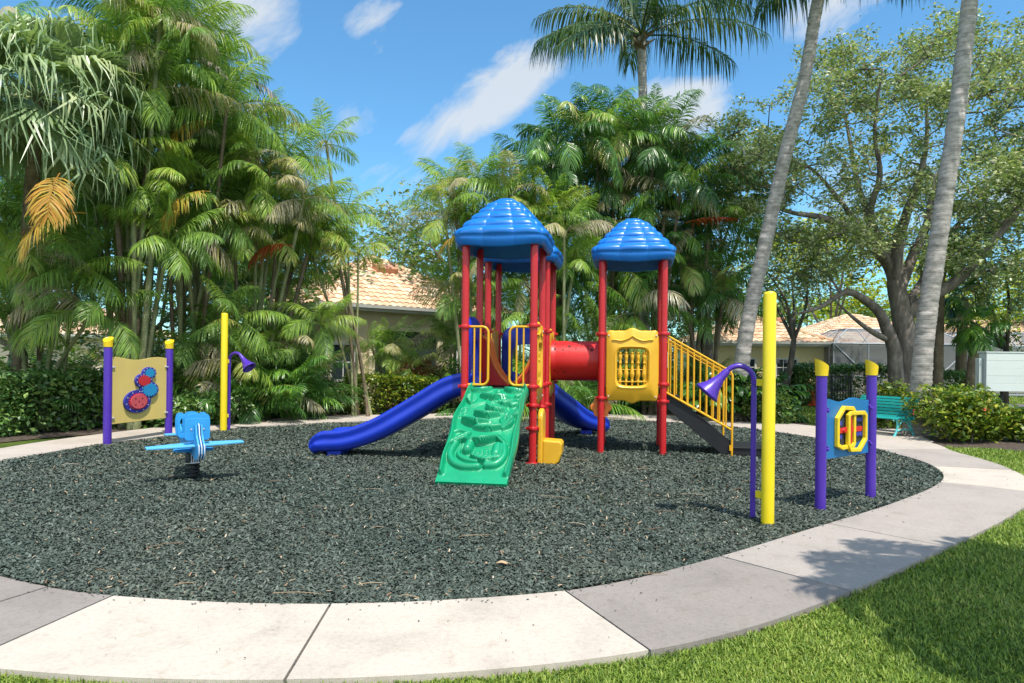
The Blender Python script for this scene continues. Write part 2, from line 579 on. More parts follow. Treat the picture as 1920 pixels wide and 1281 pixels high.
# ================================================================== GROUND
def groundmats():
    m, nt, p = newmat('lawn_soil')
    v = objcoord(nt)
    n = noise(nt, .6, 6, .6, v)
    n2 = noise(nt, 14, 6, .7, v)
    mul = nt.nodes.new('ShaderNodeMath'); mul.operation = 'MULTIPLY_ADD'
    nt.links.new(n2.outputs[0], mul.inputs[0]); mul.inputs[1].default_value = .6
    nt.links.new(n.outputs[0], mul.inputs[2])
    r = ramp(nt, mul.outputs[0], [(.5, (.030, .052, .012)), (.75, (.075, .125, .022)), (.95, (.15, .19, .04)), (1.0, (.20, .20, .07))])
    nt.links.new(r.outputs[0], p.inputs['Base Color'])
    p.inputs['Roughness'].default_value = .95
    p.inputs['Specular IOR Level'].default_value = .1
    n3 = noise(nt, 45, 5, .7, v)
    b = bumpn(nt, n3.outputs[0], 1.0, .05); nt.links.new(b.outputs[0], p.inputs['Normal'])
    M['lawn'] = m

    m, nt, p = newmat('planting_mulch')
    v = objcoord(nt)
    n = noise(nt, 9, 8, .75, v)
    r = ramp(nt, n.outputs[0], [(.3, (.025, .018, .013)), (.5, (.075, .053, .038)), (.65, (.15, .115, .08)), (.8, (.28, .23, .17))])
    nt.links.new(r.outputs[0], p.inputs['Base Color'])
    p.inputs['Roughness'].default_value = .95
    b = bumpn(nt, n.outputs[0], 1.0, .06); nt.links.new(b.outputs[0], p.inputs['Normal'])
    M['bed'] = m

    m, nt, p = newmat('rubber_bed')
    v = objcoord(nt)
    n = noise(nt, 38, 6, .75, v)
    r = ramp(nt, n.outputs[0], [(.3, (.014, .021, .018)), (.5, (.040, .059, .049)), (.65, (.07, .10, .083)), (.8, (.11, .145, .12))])
    nt.links.new(r.outputs[0], p.inputs['Base Color'])
    p.inputs['Roughness'].default_value = .85
    b = bumpn(nt, n.outputs[0], 1.0, .04); nt.links.new(b.outputs[0], p.inputs['Normal'])
    M['rubber'] = m

    m, nt, p = newmat('rubber_chip')
    geo = nt.nodes.new('ShaderNodeNewGeometry')
    r = ramp(nt, geo.outputs['Random Per Island'], [(0, (.033, .044, .036)), (.35, (.057, .075, .060)), (.7, (.081, .105, .085)), (.9, (.105, .132, .109)), (1, (.14, .162, .14))])
    v = objcoord(nt)
    n = noise(nt, .5, 3, .5, v)
    r2 = ramp(nt, n.outputs[0], [(.35, (.85, .92, .92)), (.65, (1.12, 1.08, 1.02))])
    mu = nt.nodes.new('ShaderNodeMix'); mu.data_type = 'RGBA'; mu.blend_type = 'MULTIPLY'; mu.inputs[0].default_value = 1
    nt.links.new(r.outputs[0], mu.inputs[6]); nt.links.new(r2.outputs[0], mu.inputs[7])
    nt.links.new(mu.outputs[2], p.inputs['Base Color'])
    p.inputs['Roughness'].default_value = .62
    p.inputs['Specular IOR Level'].default_value = .35
    M['chip'] = m

    m, nt, p = newmat('tan_litter')
    geo = nt.nodes.new('ShaderNodeNewGeometry')
    r = ramp(nt, geo.outputs['Random Per Island'], [(0, (.13, .07, .035)), (.4, (.27, .17, .09)), (.75, (.42, .31, .19)), (1, (.5, .43, .33))])
    nt.links.new(r.outputs[0], p.inputs['Base Color']); p.inputs['Roughness'].default_value = .8
    M['litter'] = m

    def concrete(name, c, var=.14, warm=(1, 1, 1)):
        m, nt, p = newmat(name)
        v = objcoord(nt)
        n1 = noise(nt, 1.1, 6, .65, v, .4)
        r1 = ramp(nt, n1.outputs[0], [(.3, sc(c, 1 - var * 1.3)), (.5, c), (.75, sc(c, 1 + var * .6))])
        n2 = noise(nt, 30, 6, .7, v)
        r2 = ramp(nt, n2.outputs[0], [(.3, (.84,) * 3), (.5, (1, 1, 1)), (.75, (1.06,) * 3)])
        mu = nt.nodes.new('ShaderNodeMix'); mu.data_type = 'RGBA'; mu.blend_type = 'MULTIPLY'; mu.inputs[0].default_value = 1
        nt.links.new(r1.outputs[0], mu.inputs[6]); nt.links.new(r2.outputs[0], mu.inputs[7])
        n4 = noise(nt, 5.5, 8, .75, v, .6)
        r4 = ramp(nt, n4.outputs[0], [(.54, (1, 1, 1)), (.66, (.84, .82, .79)), (.78, (.66, .63, .60))])
        mu2 = nt.nodes.new('ShaderNodeMix'); mu2.data_type = 'RGBA'; mu2.blend_type = 'MULTIPLY'; mu2.inputs[0].default_value = .8
        nt.links.new(mu.outputs[2], mu2.inputs[6]); nt.links.new(r4.outputs[0], mu2.inputs[7])
        nt.links.new(mu2.outputs[2], p.inputs['Base Color'])
        p.inputs['Roughness'].default_value = .88
        p.inputs['Specular IOR Level'].default_value = .25
        n3 = noise(nt, 130, 4, .6, v)
        wv = nt.nodes.new('ShaderNodeTexWave'); wv.inputs['Scale'].default_value = 26; wv.inputs['Distortion'].default_value = 5; wv.inputs['Detail'].default_value = 3
        nt.links.new(v, wv.inputs['Vector'])
        ad = nt.nodes.new('ShaderNodeMath'); ad.operation = 'MULTIPLY_ADD'; nt.links.new(wv.outputs['Fac'], ad.inputs[0]); ad.inputs[1].default_value = .5; nt.links.new(n3.outputs[0], ad.inputs[2])
        b = bumpn(nt, ad.outputs[0], .35, .006); nt.links.new(b.outputs[0], p.inputs['Normal'])
        return m
    M['conc_white'] = concrete('pale_concrete', (.49, .437, .370), .14)
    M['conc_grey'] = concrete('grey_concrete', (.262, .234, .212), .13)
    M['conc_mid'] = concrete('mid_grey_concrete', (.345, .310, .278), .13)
    M['conc_far'] = concrete('far_pale_concrete', (.43, .382, .334), .13)
    M['asphalt'] = concrete('worn_asphalt', (.12, .12, .125), .1)

    m, nt, p = newmat('grass_blade')
    geo = nt.nodes.new('ShaderNodeNewGeometry')
    v = objcoord(nt)
    n = noise(nt, .9, 6, .7, v)
    ad = nt.nodes.new('ShaderNodeMath'); ad.operation = 'MULTIPLY_ADD'
    nt.links.new(n.outputs[0], ad.inputs[0]); ad.inputs[1].default_value = .9
    sb = nt.nodes.new('ShaderNodeMath'); sb.operation = 'MULTIPLY_ADD'
    nt.links.new(geo.outputs['Random Per Island'], sb.inputs[0]); sb.inputs[1].default_value = .6; sb.inputs[2].default_value = -.25
    nt.links.new(sb.outputs[0], ad.inputs[2])
    r = ramp(nt, ad.outputs[0], [(.1, (.055, .12, .018)), (.4, (.155, .26, .030)), (.65, (.27, .38, .055)), (.85, (.40, .44, .10)), (1, (.48, .44, .21))])
    nt.links.new(r.outputs[0], p.inputs['Base Color']); p.inputs['Roughness'].default_value = .5
    p.inputs['Specular IOR Level'].default_value = .35
    tr = nt.nodes.new('ShaderNodeBsdfTranslucent'); nt.links.new(r.outputs[0], tr.inputs[0])
    mx = nt.nodes.new('ShaderNodeMixShader'); mx.inputs[0].default_value = .3
    nt.links.new(p.outputs[0], mx.inputs[1]); nt.links.new(tr.outputs[0], mx.inputs[2])
    nt.links.new(mx.outputs[0], nt.nodes['Material Output'].inputs[0])
    M['blade'] = m


groundmats()

inner_px = [(0, 1088), (90, 1108), (180, 1122), (350, 1134), (480, 1139), (620, 1140), (760, 1137), (900, 1129), (1060, 1116), (1200, 1090),
            (1300, 1063), (1400, 1035), (1500, 1003), (1600, 972), (1655, 955), (1698, 939), (1739, 923), (1765, 907), (1770, 897), (1765, 888),
            (1751, 877), (1722, 865), (1681, 854), (1646, 845), (1590, 834), (1532, 823), (1482, 816), (1410, 806), (1340, 799), (1273, 794),
            (1197, 790), (1133, 788), (1000, 785), (852, 785), (780, 788), (702, 791), (620, 794), (520, 799), (435, 804), (312, 819), (207, 832), (125, 845), (0, 869)]
ctrl = [G(*p) for p in inner_px] + [Vector(p) for p in ((-8.2, 9.6, 0), (-7.55, 8.1, 0), (-6.4, 6.9, 0), (-5.2, 5.95, 0))]
INNER = spline(ctrl, 6, True)
for _ in range(10):
    n_ = len(INNER)
    INNER = [(INNER[i - 1] + INNER[i] * 2 + INNER[(i + 1) % n_]) / 4 for i in range(n_)]
NI = len(INNER)


def width_at(p):
    t = max(0.0, min(1.0, (p.y - 11.5) / 6.5))
    w = 1.14 + .75 * t
    if p.y > 14 and p.x > 2.5:
        w += .5 * min(1, (p.x - 2.5) / 2)
    return w


NRM = []
for i in range(NI):
    t = INNER[(i + 3) % NI] - INNER[i - 3]
    NRM.append(Vector((t.y, -t.x, 0)).normalized())
OUTER = [INNER[i] + NRM[i] * width_at(INNER[i]) for i in range(NI)]
for _ in range(14):
    OUTER = [(OUTER[i - 1] + OUTER[i] * 2 + OUTER[(i + 1) % NI]) / 4 for i in range(NI)]


def flat(name, poly, z, mat, kind='structure'):
    b = MB()
    b.add([(p[0], p[1], z) for p in poly], [tuple(range(len(poly)))])
    o = b.build(name, mat)
    for f in o.data.polygons:
        if f.normal.z < 0:
            o.data.flip_normals(); break
    return tag(o, kind=kind)


# the one big ground sheet, to the horizon
flat('ground', [(-900, -60), (900, -60), (900, 1600), (-900, 1600)], -.03, M['lawn'])
# the planting beds beyond the path
bed = [(-20, 7), (-11, 9), (-10.4, 13), (-9.4, 15.2), (-6.2, 18.2), (-2, 20.6), (1, 21.2), (4.5, 20.8), (7.0, 18.6), (8.2, 19.2), (9.5, 22), (9.2, 25), (2, 27), (-16, 30), (-34, 24)]
flat('planting_bed', [(p.x, p.y) for p in spline([(x, y, 0) for x, y in bed], 5, True)], -.012, M['bed'])
bed2 = [G(1712, 812), G(1760, 838), G(1860, 843), G(1990, 846), G(2050, 800), G(1850, 775), G(1750, 780), G(1700, 790)]
flat('planting_bed', [(p.x, p.y) for p in spline(bed2, 5, True)], -.008, M['bed'])
flat('road', [(G(1420, 768).x, 29.6), (60, 27), (60, 29.5), (G(1420, 768).x, 31.4)], -.014, M['asphalt'])
flat('path', [(p.x, p.y) for p in (G(1566, 797), G(1700, 806), G(1752, 831), G(1700, 839), G(1640, 834), G(1570, 815))], .024, M['conc_far'])


def mulch_z(x, y):
    return .018 * np.sin(x * 1.3 + .4) * np.cos(y * 1.1) + .012 * np.sin(x * 2.9 + y * 2.3)


def mulch_bed():
    b = MB()
    c = Vector((sum(p.x for p in INNER) / NI, sum(p.y for p in INNER) / NI, 0))
    rings = 40
    V = [c.copy()]
    for k in range(1, rings + 1):
        t = k / rings
        for p in INNER:
            q = c.lerp(p, t)
            q.z = float(mulch_z(q.x, q.y)) * (1 - t ** 6) - .004
            V.append(q)
    F = [(0, 1 + i, 1 + (i + 1) % NI) for i in range(NI)]
    for k in range(rings - 1):
        o1, o2 = 1 + k * NI, 1 + (k + 1) * NI
        F += [(o1 + i, o1 + (i + 1) % NI, o2 + (i + 1) % NI, o2 + i) for i in range(NI)]
    b.add(V, F, True)
    tag(b.build('mulch_bed', M['rubber']), kind='structure')


mulch_bed()

# the ring path: slabs with open joints
def nearest_i(px, py):
    g = G(px, py)
    return min(range(NI), key=lambda i: (INNER[i] - g).length)


joints = [(90, 1108), (206, 1124), (620, 1140), (1060, 1116), (1345, 1050), (1560, 985), (1767, 907), (1748, 876), (1646, 845), (1500, 818), (1340, 799), (1133, 788), (900, 785),
          (702, 791), (520, 799), (312, 819), (125, 845), (0, 869)]
ji = sorted(nearest_i(*j) for j in joints)
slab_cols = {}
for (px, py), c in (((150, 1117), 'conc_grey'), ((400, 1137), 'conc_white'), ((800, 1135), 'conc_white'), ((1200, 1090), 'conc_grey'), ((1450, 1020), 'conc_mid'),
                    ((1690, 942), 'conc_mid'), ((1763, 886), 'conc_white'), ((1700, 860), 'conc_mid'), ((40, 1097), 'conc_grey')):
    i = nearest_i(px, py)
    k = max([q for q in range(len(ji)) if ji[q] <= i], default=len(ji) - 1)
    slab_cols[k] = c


def make_path():
    for k in range(len(ji)):
        a, b_ = ji[k], ji[(k + 1) % len(ji)]
        if b_ <= a:
            b_ += NI
        if b_ - a < 2:
            continue
        idx = [i % NI for i in range(a, b_ + 1)]
        I = [INNER[i].copy() for i in idx]; O = [OUTER[i].copy() for i in idx]
        g = .009
        for s_, e in ((0, 1), (-1, -2)):
            d1 = (I[e] - I[s_]).normalized(); d2 = (O[e] - O[s_]).normalized()
            I[s_] += d1 * g; O[s_] += d2 * g
        n = len(I)
        zt = .03 + rnd.uniform(-.002, .002)
        cols = 6
        V = []
        for r_ in range(cols + 1):
            for q in range(n):
                p = I[q].lerp(O[q], r_ / cols)
                V.append((p.x, p.y, zt))
        F = [(r_ * n + q, r_ * n + q + 1, (r_ + 1) * n + q + 1, (r_ + 1) * n + q) for r_ in range(cols) for q in range(n - 1)]
        m = MB(); m.add(V, F)
        # the slab's sides
        loop = list(range(n)) + [r_ * n + n - 1 for r_ in range(1, cols + 1)] + [cols * n + q for q in range(n - 2, -1, -1)] + [r_ * n for r_ in range(cols - 1, 0, -1)]
        top = [V[i] for i in loop]
        L_ = len(loop)
        m.add(top + [(x, y, -.06) for x, y, _ in top], [(i, (i + 1) % L_, L_ + (i + 1) % L_, L_ + i) for i in range(L_)])
        mid = I[n // 2]
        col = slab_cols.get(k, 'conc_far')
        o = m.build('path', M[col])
        tag(o, kind='structure')
    # dark soil that shows in the joints
    V = []
    m = MB()
    for i in range(NI):
        V += [(INNER[i].x, INNER[i].y, -.006), (OUTER[i].x, OUTER[i].y, -.006)]
    m.add(V, [(2 * i, 2 * ((i + 1) % NI), 2 * ((i + 1) % NI) + 1, 2 * i + 1) for i in range(NI)])
    tag(m.build('path', M['dark']), kind='structure')


make_path()


def in_poly(x, y, poly):
    ins = np.zeros(len(x), bool)
    n = len(poly)
    for i in range(n):
        x0, y0 = poly[i]; x1, y1 = poly[(i + 1) % n]
        c = ((y0 > y) != (y1 > y))
        with np.errstate(divide='ignore', invalid='ignore'):
            ins ^= c & (x < (x1 - x0) * (y - y0) / (y1 - y0 + 1e-12) + x0)
    return ins


inner2 = [(p.x, p.y) for p in INNER]
outer2 = [(p.x, p.y) for p in OUTER]


def in_view(x, y, pad=.6):
    return np.abs(x) < y * .752 + pad


def chips(name, mat, N, size, wid, zoff, seed, tilt=.45, y0=4.6, y1=21.0, power=1.35):
    g = np.random.default_rng(seed)
    X, Y = [], []
    got = 0
    while got < N:
        t = g.random(N)
        e = 1 - power
        y = (y0 ** e + t * (y1 ** e - y0 ** e)) ** (1 / e)
        x = (g.random(N) * 2 - 1) * (y * .76 + 1.4)
        # pdf in x is uniform over the width at that depth, so areal density ~ y^-(power+1)
        k = in_poly(x, y, inner2)
        X.append(x[k]); Y.append(y[k]); got += k.sum()
    x = np.concatenate(X)[:N]; y = np.concatenate(Y)[:N]
    grow = np.clip(y / 7.0, .9, 2.1) ** .6
    L = size * (.55 + .9 * g.random(N)) * grow
    Wd = wid * (.5 + 1.0 * g.random(N)) * grow
    a = g.random(N) * 2 * np.pi
    pit = g.normal(0, tilt, N); roll = g.normal(0, tilt, N)
    ux = np.stack([np.cos(a) * np.cos(pit), np.sin(a) * np.cos(pit), np.sin(pit)], 1)
    w0 = np.stack([-np.sin(a), np.cos(a), np.zeros(N)], 1)
    nn = np.cross(ux, w0)
    vx = w0 * np.cos(roll)[:, None] + nn * np.sin(roll)[:, None]
    z = mulch_z(x, y) + zoff + g.random(N) * .02 + np.abs(np.sin(pit)) * L * .4
    c = np.stack([x, y, z], 1)
    nn = np.cross(ux, vx)
    bend = (g.random(N) * .5 - .15)[:, None] * Wd[:, None] * nn
    k1 = (.55 + .45 * g.random(N))[:, None]; k2 = (.45 + .55 * g.random(N))[:, None]
    u = ux * (L / 2)[:, None]; v = vx * (Wd / 2)[:, None]
    V = np.stack([c - u - v * k1, c + v * -1 + bend * 0 + bend, c + u - v * k2, c + u + v * k1, c + v + bend, c - u + v * k2], 1).reshape(-1, 3)
    o = (np.arange(N) * 6)[:, None]
    Q = np.concatenate([o + np.array([[0, 1, 4, 5]]), o + np.array([[1, 2, 3, 4]])])
    me = quads_mesh(name, V, Q)
    return tag(link_mesh(name, me, mat), kind='stuff')


chips('rubber_mulch', M['chip'], 330000, .034, .0142, .004, 3, .30)
chips('leaf_litter', M['litter'], 2300, .034, .010, .016, 4, .3, power=1.5)


def twigs():
    g = random.Random(5)
    b = MB()
    for k in range(46):
        y = 4.9 + 10 * g.random() ** 1.5
        x = g.uniform(-1, 1) * y * .7
        if not in_poly(np.array([x]), np.array([y]), inner2)[0]:
            continue
        a = g.uniform(-.6, .6) + (math.pi if g.random() < .5 else 0)
        L = g.uniform(.12, .42)
        pts = []
        for q in range(5):
            t = q / 4
            pts.append((x + math.cos(a + .5 * t * g.uniform(.3, 1)) * L * t, y + math.sin(a) * L * t, .035 + .012 * math.sin(3 * t)))
        b.tube(pts, [.0035, .003, .003, .0025, .0015], 4)
    # a curled dry leaf near the front
    c = G(945, 1068) + Vector((0, 0, .035))
    def lf(u, v):
        w = .035 * math.sin(math.pi * (.05 + .92 * u))
        return c + Vector(((u - .5) * .13, (v - .5) * 2 * w + .02 * u, .018 * abs(v - .5) * 2 + .012 * math.sin(u * 5)))
    b.grid(lf, 9, 5)
    tag(b.build('leaf_litter', M['litter']), kind='stuff')


twigs()


def specks():
    g = np.random.default_rng(8)
    N = 95
    i = g.integers(0, NI, N * 4)
    t = g.random(N * 4)
    pts = np.array([[*(INNER[a].lerp(OUTER[a], float(b)))[:2]] for a, b in zip(i, t)])
    k = in_view(pts[:, 0], pts[:, 1]) & (pts[:, 1] < 12) & (pts[:, 1] > 3)
    pts = pts[k][:N]
    n = len(pts)
    a = g.random(n) * 6.28
    L = .004 + .016 * g.random(n) ** 2; w = .002 + .004 * g.random(n)
    u = np.stack([np.cos(a), np.sin(a), 0 * a], 1) * L[:, None]; v = np.stack([-np.sin(a), np.cos(a), 0 * a], 1) * w[:, None]
    c = np.concatenate([pts, np.full((n, 1), .0365)], 1)
    up = np.array([[0, 0, .004]])
    V = np.stack([c - u, c - v + up, c + u, c + v + up], 1).reshape(-1, 3)
    Q = (np.arange(n) * 4)[:, None] + np.arange(4)[None]
    tag(link_mesh('leaf_litter', quads_mesh('leaf_litter', V, Q), M['darkbark']), kind='stuff')


specks()


def spilled():
    """chips kicked over the edge on to the concrete"""
    g = np.random.default_rng(18)
    n = 420
    i = g.integers(0, NI, n)
    off = np.abs(g.normal(0, .045, n))
    c = np.array([[INNER[a].x + NRM[a].x * o, INNER[a].y + NRM[a].y * o, .034] for a, o in zip(i, off)])
    c[:, :2] += g.normal(0, .04, (n, 2))
    a = g.random(n) * 6.28
    u = np.stack([np.cos(a), np.sin(a), .2 * g.normal(0, 1, n)], 1) * (.014 * g.uniform(.5, 1.3, n))[:, None]
    v = np.stack([-np.sin(a), np.cos(a), 0 * a], 1) * (.006 * g.uniform(.6, 1.4, n))[:, None]
    up = np.array([[0, 0, .005]])
    V = np.stack([c - u, c - v + up, c + u, c + v + up], 1).reshape(-1, 3)
    Q = (np.arange(n) * 4)[:, None] + np.arange(4)[None]
    tag(link_mesh('rubber_mulch', quads_mesh('rubber_mulch', V, Q), M['chip']), kind='stuff')


spilled()


def grass(name, N, test, y0, y1, h, w, seed, lean=.7, power=1.0):
    g = np.random.default_rng(seed)
    X, Y, got, tries = [], [], 0, 0
    while got < N and tries < 40:
        tries += 1
        t = g.random(N)
        e = 1 - power
        y = y0 * (y1 / y0) ** t if abs(e) < 1e-6 else (y0 ** e + t * (y1 ** e - y0 ** e)) ** (1 / e)
        x = (g.random(N) * 2 - 1) * (y * .77 + 2.2)
        k = test(x, y)
        X.append(x[k]); Y.append(y[k]); got += k.sum()
    x = np.concatenate(X)[:N]; y = np.concatenate(Y)[:N]
    N = len(x)
    grow = np.clip(y / 5.0, .85, 3.0) ** .7
    H = h * (.5 + .9 * g.random(N)) * np.clip(grow, .9, 1.5)
    Wd = w * (.6 + .8 * g.random(N)) * grow
    a = g.random(N) * 2 * np.pi
    ln = np.abs(g.normal(lean, .35, N))
    d = np.stack([np.cos(a), np.sin(a), 0 * a], 1)
    s_ = np.stack([-np.sin(a), np.cos(a), 0 * a], 1) * (Wd / 2)[:, None]
    c = np.stack([x, y, np.full(N, -.028)], 1)
    up = np.array([[0, 0, 1.0]])
    m1 = c + (d * (np.sin(ln * .5) * H * .55)[:, None]) + up * (np.cos(ln * .5) * H * .55)[:, None]
    t1 = m1 + (d * (np.sin(ln * 1.35) * H * .55)[:, None]) + up * (np.cos(ln * 1.35) * H * .5)[:, None]
    V = np.stack([c - s_ * .7, c + s_ * .7, m1 + s_, m1 - s_, t1 + s_ * .12, t1 - s_ * .12], 1).reshape(-1, 3)
    o = (np.arange(N) * 6)[:, None]
    Q = np.concatenate([o + np.array([[0, 1, 2, 3]]), o + np.array([[3, 2, 4, 5]])])
    me = quads_mesh(name, V, Q, smooth=True)
    return tag(link_mesh(name, me, M['blade']), kind='stuff')


# lawn edge: the outer line of the path, a little ragged
OUT_IN = [(OUTER[i].x - NRM[i].x * .012, OUTER[i].y - NRM[i].y * .012) for i in range(NI)]
lawn_near = lambda x, y: (~in_poly(x, y, OUT_IN)) & in_view(x, y, 2.2) & (y < 9.5) & ~((x < -5) & (y > 6))
grass('grass', 270000, lawn_near, 2.9, 9.5, .046, .0078, 21, .85, 1.6)
bed2p = [(p.x, p.y) for p in spline(bed2, 3, True)]
lawn_mid = lambda x, y: (~in_poly(x, y, OUT_IN)) & in_view(x, y, 2.2) & (x > 5.5) & (y > 9.2) & ~in_poly(x, y, bed2p) & ~((y > 14.5) & (x < 10.5))
grass('grass', 48000, lawn_mid, 9.2, 16.5, .05, .010, 22, .8, 1.2)
lawn_far = lambda x, y: in_view(x, y, 2.2) & (x > 8.4) & (y > 19.6) & ~((y > 27) & (y < 31.5))
grass('grass', 26000, lawn_far, 20, 40, .06, .014, 23, .8, 1.2)

# ================================================================== PLAY STRUCTURE
TH = R(9.2)
O0 = G(998, 874)
play = empty('play_structure', (O0.x, O0.y, 0), -TH,
             'large climbing frame with red posts and three blue roofs standing on the mulch', 'climbing frame')
W0 = 1.16
Z_DECK = 1.25
POST_R = .063


def post_mb(h):
    b = MB()
    b.tube([(0, 0, -.12), (0, 0, h)], POST_R, 18)
    return b


def collar(b, z, r=POST_R, yoff=0):
    """two-piece clamp with bolt ears"""
    b.lathe([(r + .001, z - .032), (r + .016, z - .032), (r + .020, z - .026), (r + .020, z + .026), (r + .016, z + .032), (r + .001, z + .032)], 18)
    for s_ in (-1, 1):
        b.box((s_ * (r + .032), 0, z), (.03, .034, .05))
        b.tube([(s_ * (r + .034), -.03, z), (s_ * (r + .034), .03, z)], .011, 6)


post_h = 3.78
p0 = post_mb(post_h).build('post', M['red'], play)
spots = [(-W0, 0), (0, 0), (-W0, W0), (0, W0), (-W0, 1.93), (0, 1.93), (-W0, 3.09), (0, 3.09), (1.056, 1.93), (2.216, 1.93), (1.056, 3.09), (2.216, 3.09)]
collar_z = [(2.30, 1.30), (2.32, 1.31, 1.0, .62, .03), (2.3, 1.3), (2.3, 1.3, .9), (2.3, 1.3), (2.3, 1.3, .9), (2.3, 1.3), (2.3, 1.3), (2.26, 1.04), (2.27, 1.32, 1.0), (2.3, 1.0), (2.3, 1.0)]
c0 = None
for i, (u, d) in enumerate(spots):
    q = p0 if i == 0 else copy_obj(p0, play)
    q.location = (u, d, 0)
    q.rotation_euler = (0, 0, rnd.uniform(-.02, .02))
    for z in collar_z[i]:
        if c0 is None:
            b = MB(); collar(b, 0)
            cl_ = c0 = b.build('clamp', M['red'], q, .003)
        else:
            cl_ = copy_obj(c0, q)
        cl_.location = (0, 0, z)


# ---- roofs
def roof_mb():
    b = MB()
    A = .785
    NU = 288
    prof = [(.0, .50, -1), (.45, .34, -1), (.80, .08, -1), (.87, -.05, -1), (.895, -.085, -1), (.93, -.09, -1), (.955, -.06, -1), (.978, -.01, -1), (.995, .045, -1)]
    hs = [0, .09, .30, .50, .75, .90, .97, 1.0]
    rs = [1.0, .96, .80, .64, .43, .275, .15, .0]
    steps = 110
    for k in range(steps + 1):
        h = k / steps
        h = 1 - (1 - h) ** 1.25 if k else 0.0
        prof.append((float(np.interp(h, hs, rs)), .085 + .76 * h, h))
    tiers = [0.0, .215, .41, .585, .74, .87]

    def fn(iu, jv):
        j = min(len(prof) - 1, int(round(jv * (len(prof) - 1))))
        r, z, h = prof[j]
        th = 2 * math.pi * iu
        hh = max(0.0, h)
        pw = 6.5 * (1 - hh) + 2.2 * hh
        c, sn = abs(math.cos(th)), abs(math.sin(th))
        rr = A * r / (c ** pw + sn ** pw) ** (1 / pw)
        ph = (th + math.pi / 4) % (math.pi / 2) - math.pi / 4
        t = math.tan(ph)
        rib = abs(math.cos(math.pi * t * 1.5)) ** .45
        if h >= 0:
            if h < tiers[-1]:
                i = max(q for q in range(len(tiers)) if tiers[q] <= h + 1e-9)
                e = (h - tiers[i]) / (tiers[i + 1] - tiers[i]) if i < len(tiers) - 1 else 0
                puff = max(0.0, math.sin(math.pi * min(1, max(0, e)))) ** .5
            else:
                puff = max(0.0, 1 - ((h - .95) / .06) ** 2) ** .5 * .4
            fade = (1 - hh) ** .4
            rr += (.062 * puff * (.56 + .44 * rib) + .018 * rib) * fade - .022 * fade
            z += .020 * puff
        elif j >= 3:
            rr += .022 * rib - .010
            z -= .022 * math.cos(t * math.pi) * (1 if j < 7 else .5)
        return Vector((rr * math.cos(th), rr * math.sin(th), z))
    b.grid(fn, NU, len(prof), True, wrap=True)
    return b


r0 = roof_mb().build('roof', M['roof'], play)
for i, (u, d) in enumerate(((-W0 / 2, W0 / 2), (-W0 / 2, 2.51), (1.636, 2.51))):
    q = r0 if i == 0 else copy_obj(r0, play)
    q.location = (u, d, 3.72)

# ---- decks with a perforated look (rim + recessed top)
def deck_mb(w, l):
    b = MB()
    b.box((0, 0, -.03), (w, l, .05))
    for k in range(-5, 6):
        b.box((k * w / 12, 0, .003), (w / 26, l * .92, .008))
    for s_ in (-1, 1):
        b.box((s_ * (w / 2 - .015), 0, -.075), (.03, l, .08)); b.box((0, s_ * (l / 2 - .015), -.076), (w - .06, .03, .08))
    return b


for (cx, cy, w, l) in ((-W0 / 2, W0 / 2, 1.10, 1.10), (-W0 / 2, 1.545, 1.0, .70), (-W0 / 2, 2.51, 1.10, 1.10), (1.636, 2.51, 1.10, 1.10)):
    q = deck_mb(w, l).build('deck', M['deck'], play)
    q.location = (cx, cy, Z_DECK)


# ---- tubular guard rails
def hoop_rail(x0, x1, z0, z1, bars, side, corner=.10):
    """a flat hoop: closed on the post side too, rounded towards the opening"""
    b = MB()
    r = .021
    if side > 0:     # rounded corner at x1
        pts = [(x0, 0, z1), (x1 - corner, 0, z1)] + [(x1 - corner + corner * math.sin(a), 0, z1 - corner + corner * math.cos(a)) for a in [R(k) for k in (20, 45, 70, 90)]]
        pts += [(x1 - corner + corner * math.cos(a), 0, z0 + corner - corner * math.sin(a)) for a in [R(k) for k in (0, 20, 45, 70, 90)]] + [(x0, 0, z0)]
    else:
        pts = [(x1, 0, z1), (x0 + corner, 0, z1)] + [(x0 + corner - corner * math.sin(a), 0, z1 - corner + corner * math.cos(a)) for a in [R(k) for k in (20, 45, 70, 90)]]
        pts += [(x0 + corner - corner * math.cos(a), 0, z0 + corner - corner * math.sin(a)) for a in [R(k) for k in (0, 20, 45, 70, 90)]] + [(x1, 0, z0)]
    b.tube(pts, r, 10)
    return b


def rail(name, x0, x1, z0, z1, bars, side, loc, rz=0):
    q = hoop_rail(x0, x1, z0, z1, bars, side).build(name, M['railyellow'], play)
    q.location = loc
    q.rotation_euler = (0, 0, rz)
    for x in bars:
        b = MB(); b.tube([(x, 0, z0), (x, 0, z1)], .016, 8, smooth=True)
        b.build('baluster', M['railyellow'], q)
    return q


rail('guard_rail', 0, .36, 1.33, 2.30, (.12, .225), 1, (-W0 + .04, -.005, 0))
rail('guard_rail', 0, .36, 1.33, 2.30, (.12, .235), -1, (-.40, -.005, 0))
# barrier rails behind the right tower and on the far deck
rail('guard_rail', 0, 1.0, 1.33, 2.28, (.2, .4, .6, .8), 1, (1.13, 3.10, 0))


# ---- moulded panels
def scallop(w, h, amp=.045, n=72):
    """outline of the moulded panel: wavy top and bottom, straight rounded sides"""
    pts = []
    for k in range(n):
        a = 2 * math.pi * k / n
        c, s_ = math.cos(a), math.sin(a)
        p = 9.0
        r = 1 / (abs(c) ** p + abs(s_) ** p) ** (1 / p)
        x, y = r * c * w / 2, r * s_ * h / 2
        t = x / (w / 2)
        wav = (math.cos(t * 2 * math.pi * 1.0) * .7 + .5 * math.cos(t * 4 * math.pi) * .6)
        y += (amp if y > 0 else -amp) * wav * abs(y / (h / 2)) ** 3 * .8
        pts.append((x, y))
    return pts


